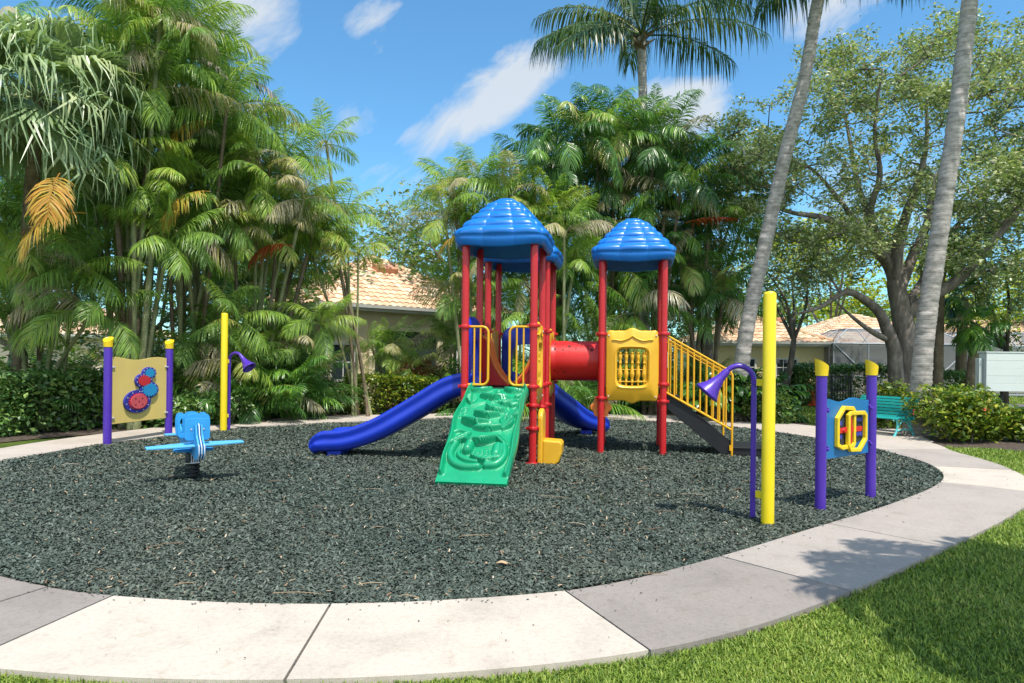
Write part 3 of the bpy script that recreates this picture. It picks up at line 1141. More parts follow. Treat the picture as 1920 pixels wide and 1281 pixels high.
def rr_loop(w, h, n, p=7.0, cy=0.0, bow=0.0):
    o = []
    for k in range(n):
        a = 2 * math.pi * k / n
        c, s_ = math.cos(a), math.sin(a)
        r = 1 / (abs(c) ** p + abs(s_) ** p) ** (1 / p)
        x = r * c * w / 2; y = r * s_ * h / 2
        y += (bow * (1 - (x / (w / 2)) ** 2)) * (1 if y > 0 else -1) * abs(y / (h / 2)) ** 2
        o.append((x, y + cy))
    return o


def loft(b, loops, M_, smooth=False):
    """skin a stack of equal-count loops [(pts2d, z), ...]"""
    n = len(loops[0][0])
    V = []
    for pts, z in loops:
        V += [M_ @ Vector((x, y, z)) for x, y in pts]
    F = []
    for k in range(len(loops) - 1):
        for i in range(n):
            j = (i + 1) % n
            F.append((k * n + i, k * n + j, (k + 1) * n + j, (k + 1) * n + i))
    b.add(V, F, smooth)


def window_panel(M_, loc, parent, wide=.98, tall=1.30):
    n = 96
    out = scallop(wide, tall, .045, n)
    out_in = [(x * .955, y * .965) for x, y in out]
    op0 = rr_loop(.70, .80, n, 7, -.03, .025)
    op1 = rr_loop(.645, .745, n, 7, -.03, .02)
    op2 = rr_loop(.585, .685, n, 7, -.03, .02)
    op3 = rr_loop(.565, .665, n, 7, -.03, .02)
    b = MB()
    loft(b, [(op3, -.035), (out_in, -.035), (out, -.015), (out, .015), (out_in, .038), (op0, .036), (op1, .052), (op2, .034), (op3, -.005), (op3, -.035)], M_, True)
    # the arched moulding over the window
    for s_, zz in ((1, .040),):
        pts = []
        for k in range(33):
            x = (-1 + 2 * k / 32) * wide * .40
            t = x / (wide * .40)
            y = tall * .5 - .175 - .055 * abs(t) ** 3 + .03 * math.cos(t * 2 * math.pi) * .9 + .03 * max(0, 1 - abs(t) * 7)
            pts.append(M_ @ Vector((x, y, zz)))
        b.tube(pts, [.004] + [.017] * 31 + [.004], 8)
    q = b.build('window_panel', M['yellow'], parent)
    q.location = loc
    m = q.modifiers.new('edge', 'EDGE_SPLIT'); m.split_angle = R(50)
    for bx, by in ((-.44, -.56), (.44, -.56), (-.44, .54), (.44, .54)):
        c = MB()
        c.lathe([(0, .050), (.012, .050), (.017, .044), (.017, .030)], 10, M_ @ T_(bx * wide / .98, by * tall / 1.30, 0))
        c.build('bolt', M['steel'], q)
    # turned balusters with cross bars
    prof = [(.018, -.345), (.018, -.30), (.031, -.285), (.031, -.265), (.02, -.25), (.026, -.21), (.042, -.15), (.043, -.11), (.030, -.04), (.021, .03), (.020, .06), (.03, .075), (.03, .09), (.021, .10), (.026, .14), (.037, .19), (.034, .22), (.02, .25), (.03, .265), (.03, .28), (.017, .295), (.017, .30)]
    for k in range(5):
        c = MB()
        Mb = M_ @ T_(-.224 + .112 * k, -.03, -.01) @ Matrix.Rotation(R(-90), 4, 'X')
        c.lathe([(r, z) for r, z in prof], 12, Mb)
        c.build('baluster', M['yellow'], q)
    for yy in (-.275, -.045, .24):
        c = MB()
        c.tube([M_ @ Vector((-.28, yy - .03, -.012)), M_ @ Vector((.28, yy - .03, -.012))], .009, 6)
        c.build('crossbar', M['yellow'], q)
    return q


window_panel(RX90, (1.636, 1.935, 1.665), play, .985, 1.36)
window_panel(SIDE, (.0, .58, 1.70), play, .97, 1.36)


def hole_panel(M_, loc, mat, name, rad=.40, wide=.98, tall=1.30):
    n = 96
    out = scallop(wide, tall, .045, n)
    oi = [(x * .955, y * .965) for x, y in out]
    c0 = [(rad * 1.08 * math.cos(2 * math.pi * k / n), rad * 1.08 * math.sin(2 * math.pi * k / n) + .04) for k in range(n)]
    c1 = [(rad * math.cos(2 * math.pi * k / n), rad * math.sin(2 * math.pi * k / n) + .04) for k in range(n)]
    b = MB()
    loft(b, [(c1, -.035), (oi, -.035), (out, -.015), (out, .015), (oi, .035), (c0, .05), (c1, .03), (c1, -.035)], M_, True)
    q = b.build(name, mat, play)
    q.location = loc
    m = q.modifiers.new('edge', 'EDGE_SPLIT'); m.split_angle = R(50)
    return q


hole_panel(SIDE, (.01, 2.51, 1.70), M['yellow'], 'tunnel_panel')
hole_panel(SIDE, (1.046, 2.51, 1.70), M['yellow'], 'tunnel_panel')

# ---- crawl tunnel
b = MB()
tr_, tz, td = .395, 1.745, 2.51
prof = []
for k in range(25):
    x = .045 + (1.011 - .045) * k / 24
    prof.append((tr_ + (.012 if k in (0, 1, 23, 24) else 0), x))
MX = T_(0, td, tz) @ Matrix.Rotation(R(90), 4, 'Y')
b.lathe(prof, 48, MX)
b.lathe([(r - .012, x) for r, x in prof][::-1], 48, MX)
tun = b.build('crawl_tunnel', M['redplastic'], play, recalc=False)
for x, a, r in ((.13, 56, .030), (.13, 36, .040), (.28, 54, .014), (.30, 33, .02), (.42, 46, .034), (.55, 38, .016), (.60, 58, .022), (.66, 54, .030), (.78, 46, .02), (.80, 37, .022), (.86, 33, .036), (.93, 52, .022),
                (.13, -30, .022), (.2, -36, .014), (.33, -33, .02), (.28, -25, .012)):
    a = R(a)
    nrm = Vector((0, -math.cos(a), math.sin(a)))
    c = Vector((x, td, tz)) + nrm * (tr_ + .0015)
    ex = Vector((1, 0, 0)); ey = nrm.cross(ex)
    b = MB()
    b.add([c + (ex * math.cos(2 * math.pi * k / 14) + ey * math.sin(2 * math.pi * k / 14)) * r - nrm * (r * r * math.sin(2 * math.pi * k / 14) ** 2 / (2 * tr_)) for k in range(14)], [tuple(range(14))])
    b.build('peep_hole', M['darkred'], tun, recalc=False)


# ---- slides: one moulded U section swept down a bed line
def slide(name, path, mat, foot):
    pts = spline(path, 10)
    sec = [(-.30, .27), (-.335, .285), (-.365, .26), (-.37, .21), (-.352, .17), (-.352, .10), (-.368, .08), (-.365, .01), (-.33, -.05), (-.27, -.09), (.27, -.09), (.33, -.05), (.365, .01), (.368, .08), (.352, .10), (.352, .17), (.37, .21), (.365, .26), (.335, .285), (.30, .27),
           (.275, .20), (.262, .07), (.22, .02), (.10, .0), (.0, -.004), (-.10, .0), (-.22, .02), (-.262, .07), (-.275, .20)]
    n = len(sec)
    V = []
    m = len(pts)
    for i, p in enumerate(pts):
        t = (pts[min(m - 1, i + 1)] - pts[max(0, i - 1)]).normalized()
        lat = Vector((t.y, -t.x, 0)).normalized()
        up = lat.cross(t).normalized()
        e = i / (m - 1)
        lip = 1.0 if e < .80 else 1 - .85 * ((e - .80) / .20) ** 1.6
        for a, h in sec:
            hh = h * lip if h > .02 else h
            V.append(p + lat * a + up * hh)
    F = []
    for i in range(m - 1):
        for k in range(n):
            l = (k + 1) % n
            F.append((i * n + k, (i + 1) * n + k, (i + 1) * n + l, i * n + l))
    b = MB()
    b.add(V, F, True)
    b.add(V[:n], [tuple(range(n))]); b.add(V[-n:], [tuple(range(n))[::-1]])
    q = b.build(name, mat, play)
    mm = q.modifiers.new('edge', 'EDGE_SPLIT'); mm.split_angle = R(48)
    f = MB()
    f.box(foot, (.26, .5, .16))
    f.build('slide_foot', mat, q, .02)
    return q


sl = slide('slide', [(-1.06, .58, 1.23), (-1.28, .58, 1.225), (-1.55, .58, 1.13), (-1.9, .58, .92), (-2.3, .58, .68), (-2.7, .58, .455), (-3.1, .58, .285), (-3.45, .58, .195), (-3.75, .58, .17), (-3.93, .58, .155), (-4.02, .58, .12)], M['slide'], (-3.62, .58, .03))
sl['label'] = 'long straight blue wave slide'
sl = slide('slide', [(-.58, 3.04, 1.23), (-.52, 3.3, 1.2), (-.34, 3.75, .98), (.0, 4.35, .66), (.32, 4.85, .36), (.54, 5.14, .235), (.70, 5.36, .18), (.79, 5.48, .16), (.84, 5.56, .12)], M['slide'], (.62, 5.26, .03))
sl['label'] = 'short curved blue slide at the back'


def hood(M_, loc, rz=0):
    n = 72
    out = rr_loop(1.0, 1.22, n, 5.5, .0, .07)
    oi = [(x * .95, y * .95) for x, y in out]
    inn = rr_loop(.56, .84, n, 5, -.19, .05)
    b = MB()
    loft(b, [(inn, -.05), (oi, -.05), (out, -.02), (out, .03), (oi, .06), (inn, .06), (inn, -.05)], M_, True)
    q = b.build('slide_hood', M['slide'], play)
    m = q.modifiers.new('edge', 'EDGE_SPLIT'); m.split_angle = R(50)
    q.location = loc
    return q


hood(SIDE, (-W0 - .01, .58, 1.82))
hood(RX90, (-.58, 3.09, 1.80))
# yellow solid panel on the far deck's left side
b = MB()
out = scallop(.97, 1.2, .045, 96)
oi = [(x * .95, y * .96) for x, y in out]
c3 = [(x * .7, y * .72) for x, y in out]; c4 = [(x * .6, y * .62) for x, y in out]; cc = [(x * .02, y * .02) for x, y in out]
loft(b, [(cc, -.03), (oi, -.03), (out, -.01), (out, .012), (oi, .03), (c3, .03), (c4, .06), (cc, .075)], SIDE, True)
q = b.build('side_panel', M['yellow'], play); q.location = (-W0, 2.51, 1.76)


# ---- bridge walls: curved red shields with orange ribs
def bridge_wall(sx):
    prof = spline([(-1.13, 2.16), (-1.06, 2.12), (-1.02, 2.02), (-.985, 1.85), (-.91, 1.65), (-.78, 1.44), (-.62, 1.28)], 5)
    prof = [((-.58 + (p[0] + .58) * sx), p[1]) for p in [(v[0], v[1]) for v in [(q.x, q.y) for q in [Vector((a[0], a[1], 0)) for a in prof]]]]
    d0, d1 = W0 + .09, 1.93 - .09
    b = MB()
    m = len(prof)
    V = [(x, d0, z) for x, z in prof] + [(x, d1, z) for x, z in prof] + [(x - .03 * sx, d0, z - .03) for x, z in prof] + [(x - .03 * sx, d1, z - .03) for x, z in prof]
    F = []
    for i in range(m - 1):
        F += [(i, i + 1, m + i + 1, m + i), (2 * m + i, 3 * m + i, 3 * m + i + 1, 2 * m + i + 1), (i, 2 * m + i, 2 * m + i + 1, i + 1), (m + i, m + i + 1, 3 * m + i + 1, 3 * m + i)]
    b.add(V, F, False)
    # solid lower gusset between the wall and the deck edge
    b.add([(prof[k][0], d0 + .02, prof[k][1] - .002) for k in range(m)] + [(-.58 - .55 * sx, d0 + .02, 1.28), (-.58 - .55 * sx, d0 + .02, 2.14)], [tuple(range(m + 2))])
    q = b.build('bridge_wall', M['redplastic'], play, recalc=True)
    for dd in (.02, .24, .46):
        c = MB()
        c.tube([(x + .012 * sx, d0 + dd, z + .012) for x, z in prof], .028, 8)
        c.build('wall_rib', M['orange'], q)
    return q


bridge_wall(1)
bridge_wall(-1)


# ---- the sculpted green climbing ramp
def climber():
    NU, NV = 150, 280
    u = np.linspace(0, 1, NU)[None, :].repeat(NV, 0)
    v = np.linspace(0, 1, NV)[:, None].repeat(NU, 1)        # 0 at the deck, 1 at the ground
    Lx, Ly = 1.06, 2.42
    X = u * Lx; Y = v * Ly
    H = np.zeros_like(X)

    def smooth(a):
        a = np.clip(a, 0, 1)
        return a * a * (3 - 2 * a)

    def leaf(cx, cy, L, w, ang, h=.05, tilt=.5, spots=True):
        nonlocal H
        c, s_ = math.cos(R(ang)), math.sin(R(ang))
        a = ((X - cx) * c + (Y - cy) * s_) / L + .5
        b_ = (-(X - cx) * s_ + (Y - cy) * c)
        prof = w * 1.22 * np.sin(np.pi * np.clip(a, 0, 1)) ** .9
        ins = (a > 0) & (a < 1)
        e = smooth((prof - np.abs(b_)) / .014) * ins
        top = h * (1 + tilt * b_ / max(w, 1e-3)) - .022 * np.exp(-(b_ / .010) ** 2)
        if spots:
            top -= .012 * (np.sin(a * 46 + np.abs(b_) * 50) > .72) * (np.abs(b_) > .02) * (np.abs(b_) < prof * .72)
        H = np.where(e > 0.001, np.maximum(H * (1 - e), 0) + e * np.maximum(top, .006), H)

    def vine(pts, r, h=None):
        nonlocal H
        P_ = spline([(x, y, 0) for x, y in pts], 8)
        D = np.full_like(X, 9.0)
        for i in range(len(P_) - 1):
            ax, ay = P_[i].x, P_[i].y; dx, dy = P_[i + 1].x - ax, P_[i + 1].y - ay
            l2 = dx * dx + dy * dy + 1e-9
            t = np.clip(((X - ax) * dx + (Y - ay) * dy) / l2, 0, 1)
            D = np.minimum(D, np.hypot(X - ax - t * dx, Y - ay - t * dy))
        hh = np.sqrt(np.clip(1 - (D / r) ** 2, 0, 1)) * (h or r * .9)
        H = np.maximum(H, hh)

    leaf(.26, .13, .42, .085, -14, .05)
    leaf(.82, .13, .40, .085, 16, .05)
    leaf(.17, .50, .36, .085, 80, .045)
    leaf(.55, .42, .58, .075, 8, .062, .5, False)
    leaf(.74, .62, .48, .11, -14, .055, .5)
    leaf(.62, .80, .40, .10, 26, .06)
    leaf(.52, .98, .46, .085, 6, .062, .6, False)
    leaf(.92, .98, .34, .075, -72, .045)
    leaf(.40, 1.20, .54, .085, 8, .070, .7, False)
    leaf(.62, 1.32, .58, .07, -6, .055, .5, False)
    leaf(.88, 1.22, .36, .075, -66, .05)
    leaf(.52, 1.62, .62, .085, -10, .07, .7, False)
    leaf(.20, 1.60, .44, .075, -42, .05, .5)
    leaf(.66, 1.96, .50, .10, 2, .055, .4)
    leaf(.84, 1.62, .34, .06, 48, .05)
    vine([(.16, .95), (.20, .78), (.30, .66), (.42, .56), (.44, .42)], .020)
    vine([(.80, 1.02), (.80, .85), (.76, .70), (.80, .60)], .020)
    vine([(.10, 1.05), (.14, .90), (.10, .80)], .026)
    vine([(.93, .86), (.82, .95), (.76, 1.10), (.82, 1.28)], .028)
    vine([(.16, 1.70), (.12, 1.92), (.20, 2.08), (.38, 2.16), (.58, 2.15)], .055, .055)
    vine([(.28, 1.74), (.24, 1.92), (.36, 2.02), (.54, 2.06)], .034, .04)
    vine([(.88, 1.74), (.92, 1.95), (.84, 2.10), (.70, 2.12)], .060, .06)
    vine([(.80, 1.78), (.80, 1.92)], .085, .08)
    vine([(.38, 1.70), (.36, 1.84)], .080, .08)
    vine([(.06, 1.48), (.16, 1.42), (.30, 1.46)], .028, .035)
    for cx, cy in ((.13, .80), (.12, .86), (.14, .92)):
        vine([(cx - .035, cy), (cx + .035, cy - .012)], .018, .024)
    vine([(.88, .70), (.94, .66)], .05, .05)
    vine([(.92, .40), (.95, .38)], .05, .05)
    vine([(.56, .19), (.565, .19)], .05, .035)
    # wavy rim
    e = np.minimum(X, Lx - X) + .012 * np.sin(Y * 7)
    rim = .062 * np.exp(-((e - .045) / .032) ** 2)
    H = np.maximum(H * smooth((e - .015) / .05), rim)
    H += .012 * np.exp(-((Y - .02) / .03) ** 2)
    H *= smooth((Ly - .10 - Y) / .05) * .999
    # bed line of the ramp and its plan width
    def bed(t):
        d = .03 - 2.13 * t
        z = 1.27 - 1.20 * (t ** 1.04) + .09 * math.sin(math.pi * t) - .0 * t
        return d, z
    b = MB()
    V, BK = [], []
    for j in range(NV):
        t = j / (NV - 1)
        d, z = bed(t)
        d2, z2 = bed(min(1, t + .01)); d1, z1 = bed(max(0, t - .01))
        tl = math.hypot(d2 - d1, z2 - z1)
        nd, nz_ = (z2 - z1) / tl, -(d2 - d1) / tl
        if nz_ < 0: nd, nz_ = -nd, -nz_
        uL = -1.125 + .06 * t + .022 * math.sin(t * 9.0 + .6) - .03 * math.exp(-((t - .80) / .13) ** 2)
        uR = -.075 + .02 * t + .022 * math.sin(t * 8.2 + 2.4) + .02 * math.exp(-((t - .33) / .1) ** 2)
        rt = min(1, t / .05)
        ins = .10 * (1 - math.sqrt(max(0, 1 - (1 - rt) ** 2)))
        uL += ins; uR -= ins
        for i in range(NU):
            h = float(H[j, i]) * 1.45
            uu = uL + (uR - uL) * i / (NU - 1)
            V.append((uu, d + nd * h, z + nz_ * h))
    F = [(j * NU + i, j * NU + i + 1, (j + 1) * NU + i + 1, (j + 1) * NU + i) for j in range(NV - 1) for i in range(NU - 1)]
    b.add(V, F, True)
    # skirt round the edge gives the shell its depth
    loop = [i for i in range(NU)] + [j * NU + NU - 1 for j in range(1, NV)] + [(NV - 1) * NU + i for i in range(NU - 2, -1, -1)] + [j * NU for j in range(NV - 2, 0, -1)]
    top = [V[i] for i in loop]
    low = [(x, y + .035, z - .085) for x, y, z in top]
    n = len(loop)
    b.add(top + low, [(i, (i + 1) % n, n + (i + 1) % n, n + i) for i in range(n)], True)
    q = b.build('climbing_ramp', M['green'], play, recalc=True)
    # closed black frame under it
    f = MB()
    for uu in (-1.0, -.2):
        f.tube([(uu, .0, 1.15), (uu, -1.0, .60), (uu, -2.0, .0)], .03, 8)
    f.build('ramp_frame', M['black'], q)
    c = MB()
    c.box((-.60, .02, 1.255), (1.04, .06, .05)); c.box((-.60, -.02, 1.20), (1.04, .03, .04))
    c.build('ramp_bracket', M['black'], q)
    return q


climber()

# ---- stairs and hand rails on the right
for dd in (3.02, 2.0):
    st = MB()
    st.prism([(2.24, 1.245), (3.44, .30), (3.49, .24), (3.49, .06), (3.36, -.02), (2.24, .90)], -dd - .02, -dd + .02, RX90)
    q = st.build('stair_stringer', M['black'], play, .006)
stair = q
for k in range(5):
    t = (k + .7) / 5.4
    s2 = MB()
    s2.box((2.24 + 1.2 * t, 2.51, 1.22 - 1.10 * t), (.27, .96, .035))
    s2.box((2.24 + 1.2 * t + .125, 2.51, 1.19 - 1.10 * t), (.02, .96, .06))
    s2.build('stair_tread', M['black'], stair, .005)
s3 = MB()
s3.box((3.80, 2.51, .085), (.60, 1.02, .13)); s3.box((3.80, 2.51, .158), (.64, 1.06, .025))
s3.build('stair_landing', M['black'], stair, .008)
for dd in (1.955, 3.065):
    b = MB()
    top = [(2.24, dd, 2.26), (3.42, dd, 1.585), (3.465, dd, 1.52), (3.47, dd, 1.45), (3.47, dd, -.02)]
    b.tube(top, .021, 10)
    b.tube([(2.24, dd, 1.185), (3.47, dd, .49)], .021, 10)
    b.tube([(2.24, dd, 2.20), (3.47, dd, 1.50)], .012, 8)
    b.box((3.45, dd, .16), (.05, .04, .10))
    q = b.build('stair_rail', M['railyellow'], play)
    for k in range(10):
        t = (k + .45) / 10.4
        x = 2.25 + 1.22 * t
        c = MB(); c.tube([(x, dd, 1.18 - (1.18 - .49) * t), (x, dd, 2.24 - (2.24 - 1.53) * t)], .0165, 8)
        c.build('baluster', M['railyellow'], q)

# ---- yellow moulded step pod beside the front tower
b = MB()
plate = [(.02, .0), (.46, .0), (.46, .78)] + [(.24 + .22 * math.cos(R(a)), .78 + .16 * math.sin(R(a))) for a in range(15, 180, 15)] + [(.02, .78)]
b.prism(plate, .075, .165, SIDE)
pod = b.build('step_pod', M['yellow'], play, .03, 3)
b = MB()
seat = [(.16, .0), (.36, .0), (.43, .07), (.475, .20), (.485, .36), (.47, .40), (.44, .415), (.16, .43)]
b.prism(seat, -.44, -.03, RX90)
b.build('step_seat', M['yellow'], pod, .03, 3)

# ---- petal disc (voice tube) on the left post of the right tower
b = MB()
pet = []
for k in range(72):
    a = 2 * math.pi * k / 72
    r = .155 + .05 * abs(math.cos(3 * a)) ** .7
    pet.append((r * math.cos(a), r * math.sin(a)))
b.ring(pet, [(.07 * math.cos(2 * math.pi * k / 72), .07 * math.sin(2 * math.pi * k / 72)) for k in range(72)], -.03, .02, RX90)
q = b.build('petal_disc', M['orange'], play, .008); q.location = (1.056, 2.03, .86)
# warning plate
b = MB(); b.box((0, 0, 0), (.004, .07, .30)); q = b.build('notice_plate', M['sticker'], play); q.location = (2.216 + POST_R + .003, 1.93, 1.78)
b = MB(); b.box((0, 0, 0), (.004, .05, .34)); q = b.build('notice_plate', M['sticker'], play); q.location = (-W0 - POST_R - .003, .0, 1.8)

# ================================================================== PANELS AND TALK TUBES
def wavy_top(w, h, amp, n=24, waves=1.5):
    pts = [(0, 0), (w, 0)]
    for k in range(n + 1):
        t = 1 - k / n
        pts.append((w * t, h + amp * math.cos(t * waves * 2 * math.pi)))
    return pts


def cap_mb(r, h, flip, high=.205, low=.10):
    """post cap cut at a slant"""
    b = MB()
    n = 24
    V, F = [], []
    for k in range(n):
        a = 2 * math.pi * k / n
        V.append(((r + .008) * math.cos(a), (r + .008) * math.sin(a), h))
    for k in range(n):
        a = 2 * math.pi * k / n
        t = .5 + .5 * math.cos(a) * flip
        V.append(((r + .018) * math.cos(a), (r + .018) * math.sin(a), h + low + (high - low) * t ** .8))
    F = [(k, (k + 1) % n, n + (k + 1) % n, n + k) for k in range(n)]
    b.add(V, F, True)
    V2 = [(x * .86, y * .86, z - .018) for x, y, z in V[n:]]
    b.add(V[n:] + V2, [(k, (k + 1) % n, n + (k + 1) % n, n + k) for k in range(n)])
    b.add(V2, [tuple(range(n))]); b.add(V[:n], [tuple(range(n))[::-1]])
    return b


def play_panel(name, label, A, B, post_top, r, flip):
    d = B - A
    rz = math.atan2(d.y, d.x)
    e = empty(name, (A.x, A.y, 0), rz, label, 'play panel')
    L = d.length
    for x in (0, L):
        b = MB(); b.tube([(x, 0, -.1), (x, 0, post_top)], r, 18)
        q = b.build('post', M['purple'], e)
        cp = cap_mb(r, 0, flip).build('post_cap', M['cap'], q)
        cp.location = (x, 0, post_top)
        cp.rotation_euler = (0, 0, R(-42) if flip < 0 else R(12))
        cp['mark_side'] = 1
    return e, L


# right: blue maze panel
pa, pl = G(1538, 957), G(1632, 934)
maze, ML = play_panel('maze_panel', 'blue play panel with yellow maze rings on purple posts beside the path', pa, pb, 1.62, .062, -1) if False else play_panel('maze_panel', 'blue play panel with yellow maze rings on purple posts beside the path', pa, pl, 1.60, .062, -1)
pw = ML - .20
poly = wavy_top(pw, .70, .022, 30, 1.6)
b = MB(); b.prism(poly, -.012, .012, RX90)
bd = b.build('panel_board', M['panelblue'], maze, .003); bd.location = (.10, 0, .60)


def strap_ring(b, pts, w, z0, z1, M_):
    """flat band following a closed outline"""
    n = len(pts)
    c = Vector((sum(p[0] for p in pts) / n, sum(p[1] for p in pts) / n))
    inn = []
    for i in range(n):
        a, p, q = Vector(pts[i - 1]), Vector(pts[i]), Vector(pts[(i + 1) % n])
        n1 = Vector((-(p - a).y, (p - a).x)).normalized(); n2 = Vector((-(q - p).y, (q - p).x)).normalized()
        m_ = (n1 + n2)
        m_ = m_ / max(.3, m_.length_squared) * 2
        inn.append(tuple(p + m_ * w))
    b.ring(pts, inn, z0, z1, M_)


sx, sy = pw, .70
fr1 = [(.17, .20), (.30, .13), (.56, .15), (.60, .20), (.60, .80), (.55, .88), (.33, .90), (.17, .70)]
fr2 = [(.40, .20), (.47, .08), (.70, .06), (.86, .26), (.86, .72), (.80, .79), (.46, .80), (.40, .74)]
for k, f in enumerate((fr1, fr2)):
    b = MB()
    strap_ring(b, [(x * sx, y * sy) for x, y in f], .050, .014 + .014 * k, .062 + .012 * k, RX90)
    q = b.build('maze_ring', M['cap'], maze, .008); q.location = (.10, 0, .60)
b = MB()
b.prism([(x * sx, y * sy) for x, y in ((.20, .20), (.5, .16), (.82, .26), (.82, .70), (.5, .86), (.34, .84), (.22, .66))], .0125, .0155, RX90)
q = b.build('maze_window', M['dark'], maze); q.location = (.10, 0, .60)
b = MB()
star = []
for k in range(40):
    a = 2 * math.pi * k / 40
    r = .055 + .155 * abs(math.cos(2 * a)) ** 5
    star.append((r * math.cos(a) * .9, r * math.sin(a) * 1.1))
b.prism(star, .02, .05, RX90 @ T_(.5 * sx, .47 * sy, 0))
b.prism(rrect(.24 * sx, .42 * sy, .80 * sx, .51 * sy, .02), .018, .034, RX90)
q = b.build('maze_spinner', M['redplastic'], maze, .003); q.location = (.10, 0, .60)
for x0, x1, y in ((.2, .32, .32), (.2, .32, .56), (.66, .80, .34), (.66, .80, .60)):
    b = MB()
    b.prism(rrect(x0 * sx, y * sy, x1 * sx, (y + .07) * sy, .01), .018, .036, RX90)
    q = b.build('maze_slider', M['gearblue'], maze, .003); q.location = (.10, 0, .60)
for x in (.085, ML - .085):
    for z in (.72, 1.18):
        b = MB()
        b.box((x, 0, z), (.06, .045, .05))
        b.tube([(x, -.055, z), (x, .055, z)], .02, 8)
        b.tube([(x + (.02 if x < .5 else -.02), -.04, z + .03), (x + (.02 if x < .5 else -.02), .04, z + .03)], .012, 8)
        b.build('panel_bracket', M['purple'], maze, .006)

# left: pale yellow gear panel
ga, gb = G(201, 835), G(316, 817)
gear, GL = play_panel('gear_panel', 'pale yellow play panel with red and blue gears between purple posts', ga, gb, 1.92, .076, 1)
gw, gh = GL - .20, 1.33
b = MB(); b.prism(wavy_top(gw, gh - .03, .03, 30, 1.2), -.012, .012, RX90)
bd = b.build('panel_board', M['paleyellow'], gear, .003); bd.location = (.10, 0, .40)


def gp(x, y):
    return ((x - 250) / 380 * gw, (900 - y) / 520 * gh)


def circle(cx, cy, r, n=40, z=None, ex=1.0):
    return [(cx + r * ex * math.cos(2 * math.pi * k / n), cy + r * math.sin(2 * math.pi * k / n)) for k in range(n)]


KX = gw / 380
KY = gh / 520
EX = KX / KY
gears = [(410, 738, 92, 62, 'pink'), (492, 650, 66, 50, 'gearcyan'), (452, 572, 60, 42, 'geared'), (490, 512, 50, 33, 'gearcyan')]
for k, (x, y, ro, ri, mat) in enumerate(gears):
    cx, cy = gp(x, y)
    b = MB()
    b.prism(circle(cx, cy, ro * KY, 48, None, EX), .0125, .055 + .0006 * k, RX90)
    q = b.build('gear_housing', M['gearblue'], gear, .006); q.location = (.10, 0, .40)
    b = MB()
    nt_ = 22 if ri > 55 else 16
    g_ = []
    for j in range(nt_ * 4):
        a = 2 * math.pi * j / (nt_ * 4)
        r = ri * KY * (1.10 if j % 4 in (1, 2) else .94)
        g_.append((cx + r * EX * math.cos(a), cy + r * math.sin(a)))
    b.prism(g_, .0575 + .0006 * k, .070, RX90)
    q = b.build('gear', M['geared' if mat == 'pink' else mat], gear, .002); q.location = (.10, 0, .40)
    if mat == 'pink':
        c = MB(); c.prism(circle(cx, cy, ri * KY * .93, 40, None, EX), .071, .080, RX90)
        qq = c.build('gear_disc', M['pink'], q, .003)
        for a in (45, 135, 225, 315, 0):
            c = MB()
            rr = .55 if a else 0
            c.prism(circle(cx + rr * ri * KX * math.cos(R(a)), cy + rr * ri * KY * math.sin(R(a)), .016, 10), .0805, .084, RX90)
            c.build('bolt', M['darkred'], q)
    for j in range(10):
        a = 2 * math.pi * (j + .3) / 10
        px_, py_ = cx + ro * .86 * KX * math.cos(a), cy + ro * .86 * KY * math.sin(a)
        if all(math.hypot((px_ - gp(x2, y2)[0]) / KX, (py_ - gp(x2, y2)[1]) / KY) > r2 * 1.12 for (x2, y2, r3, r2, _) in gears):
            c = MB()
            c.prism(circle(px_, py_, .013, 8), .056, .0605, RX90)
            qb = c.build('bolt', M['steel'], gear); qb.location = (.10, 0, .40)
for x in (.14, GL - .14):
    for z in (.52, 1.52):
        b = MB()
        b.box((x + (-.05 if x < 1 else .05), -.01, z), (.10, .05, .03))
        b.tube([(x, -.035, z), (x, .03, z)], .018, 8)
        b.build('panel_bracket', M['steel'], gear, .004)
# the dark squiggle mark on each left cap, facing the play area
for ch in [c for p in gear.children if p.name.startswith('post') for c in p.children]:
    b = MB()
    pts = []
    for k in range(15):
        t = k / 14
        a = -.25 + .5 * (.5 - .5 * math.cos(t * math.pi * 2 * 1.0)) * (1 if t < .5 else 1)
        ang = R(-62) + R(26) * math.sin(t * 2 * math.pi)
        pts.append((.0985 * math.cos(ang), .0985 * math.sin(ang), .02 + .075 * t))
    b.tube(pts, [.006] + [.009] * 13 + [.006], 6)
    b.build('cap_mark', M['dark'], ch)


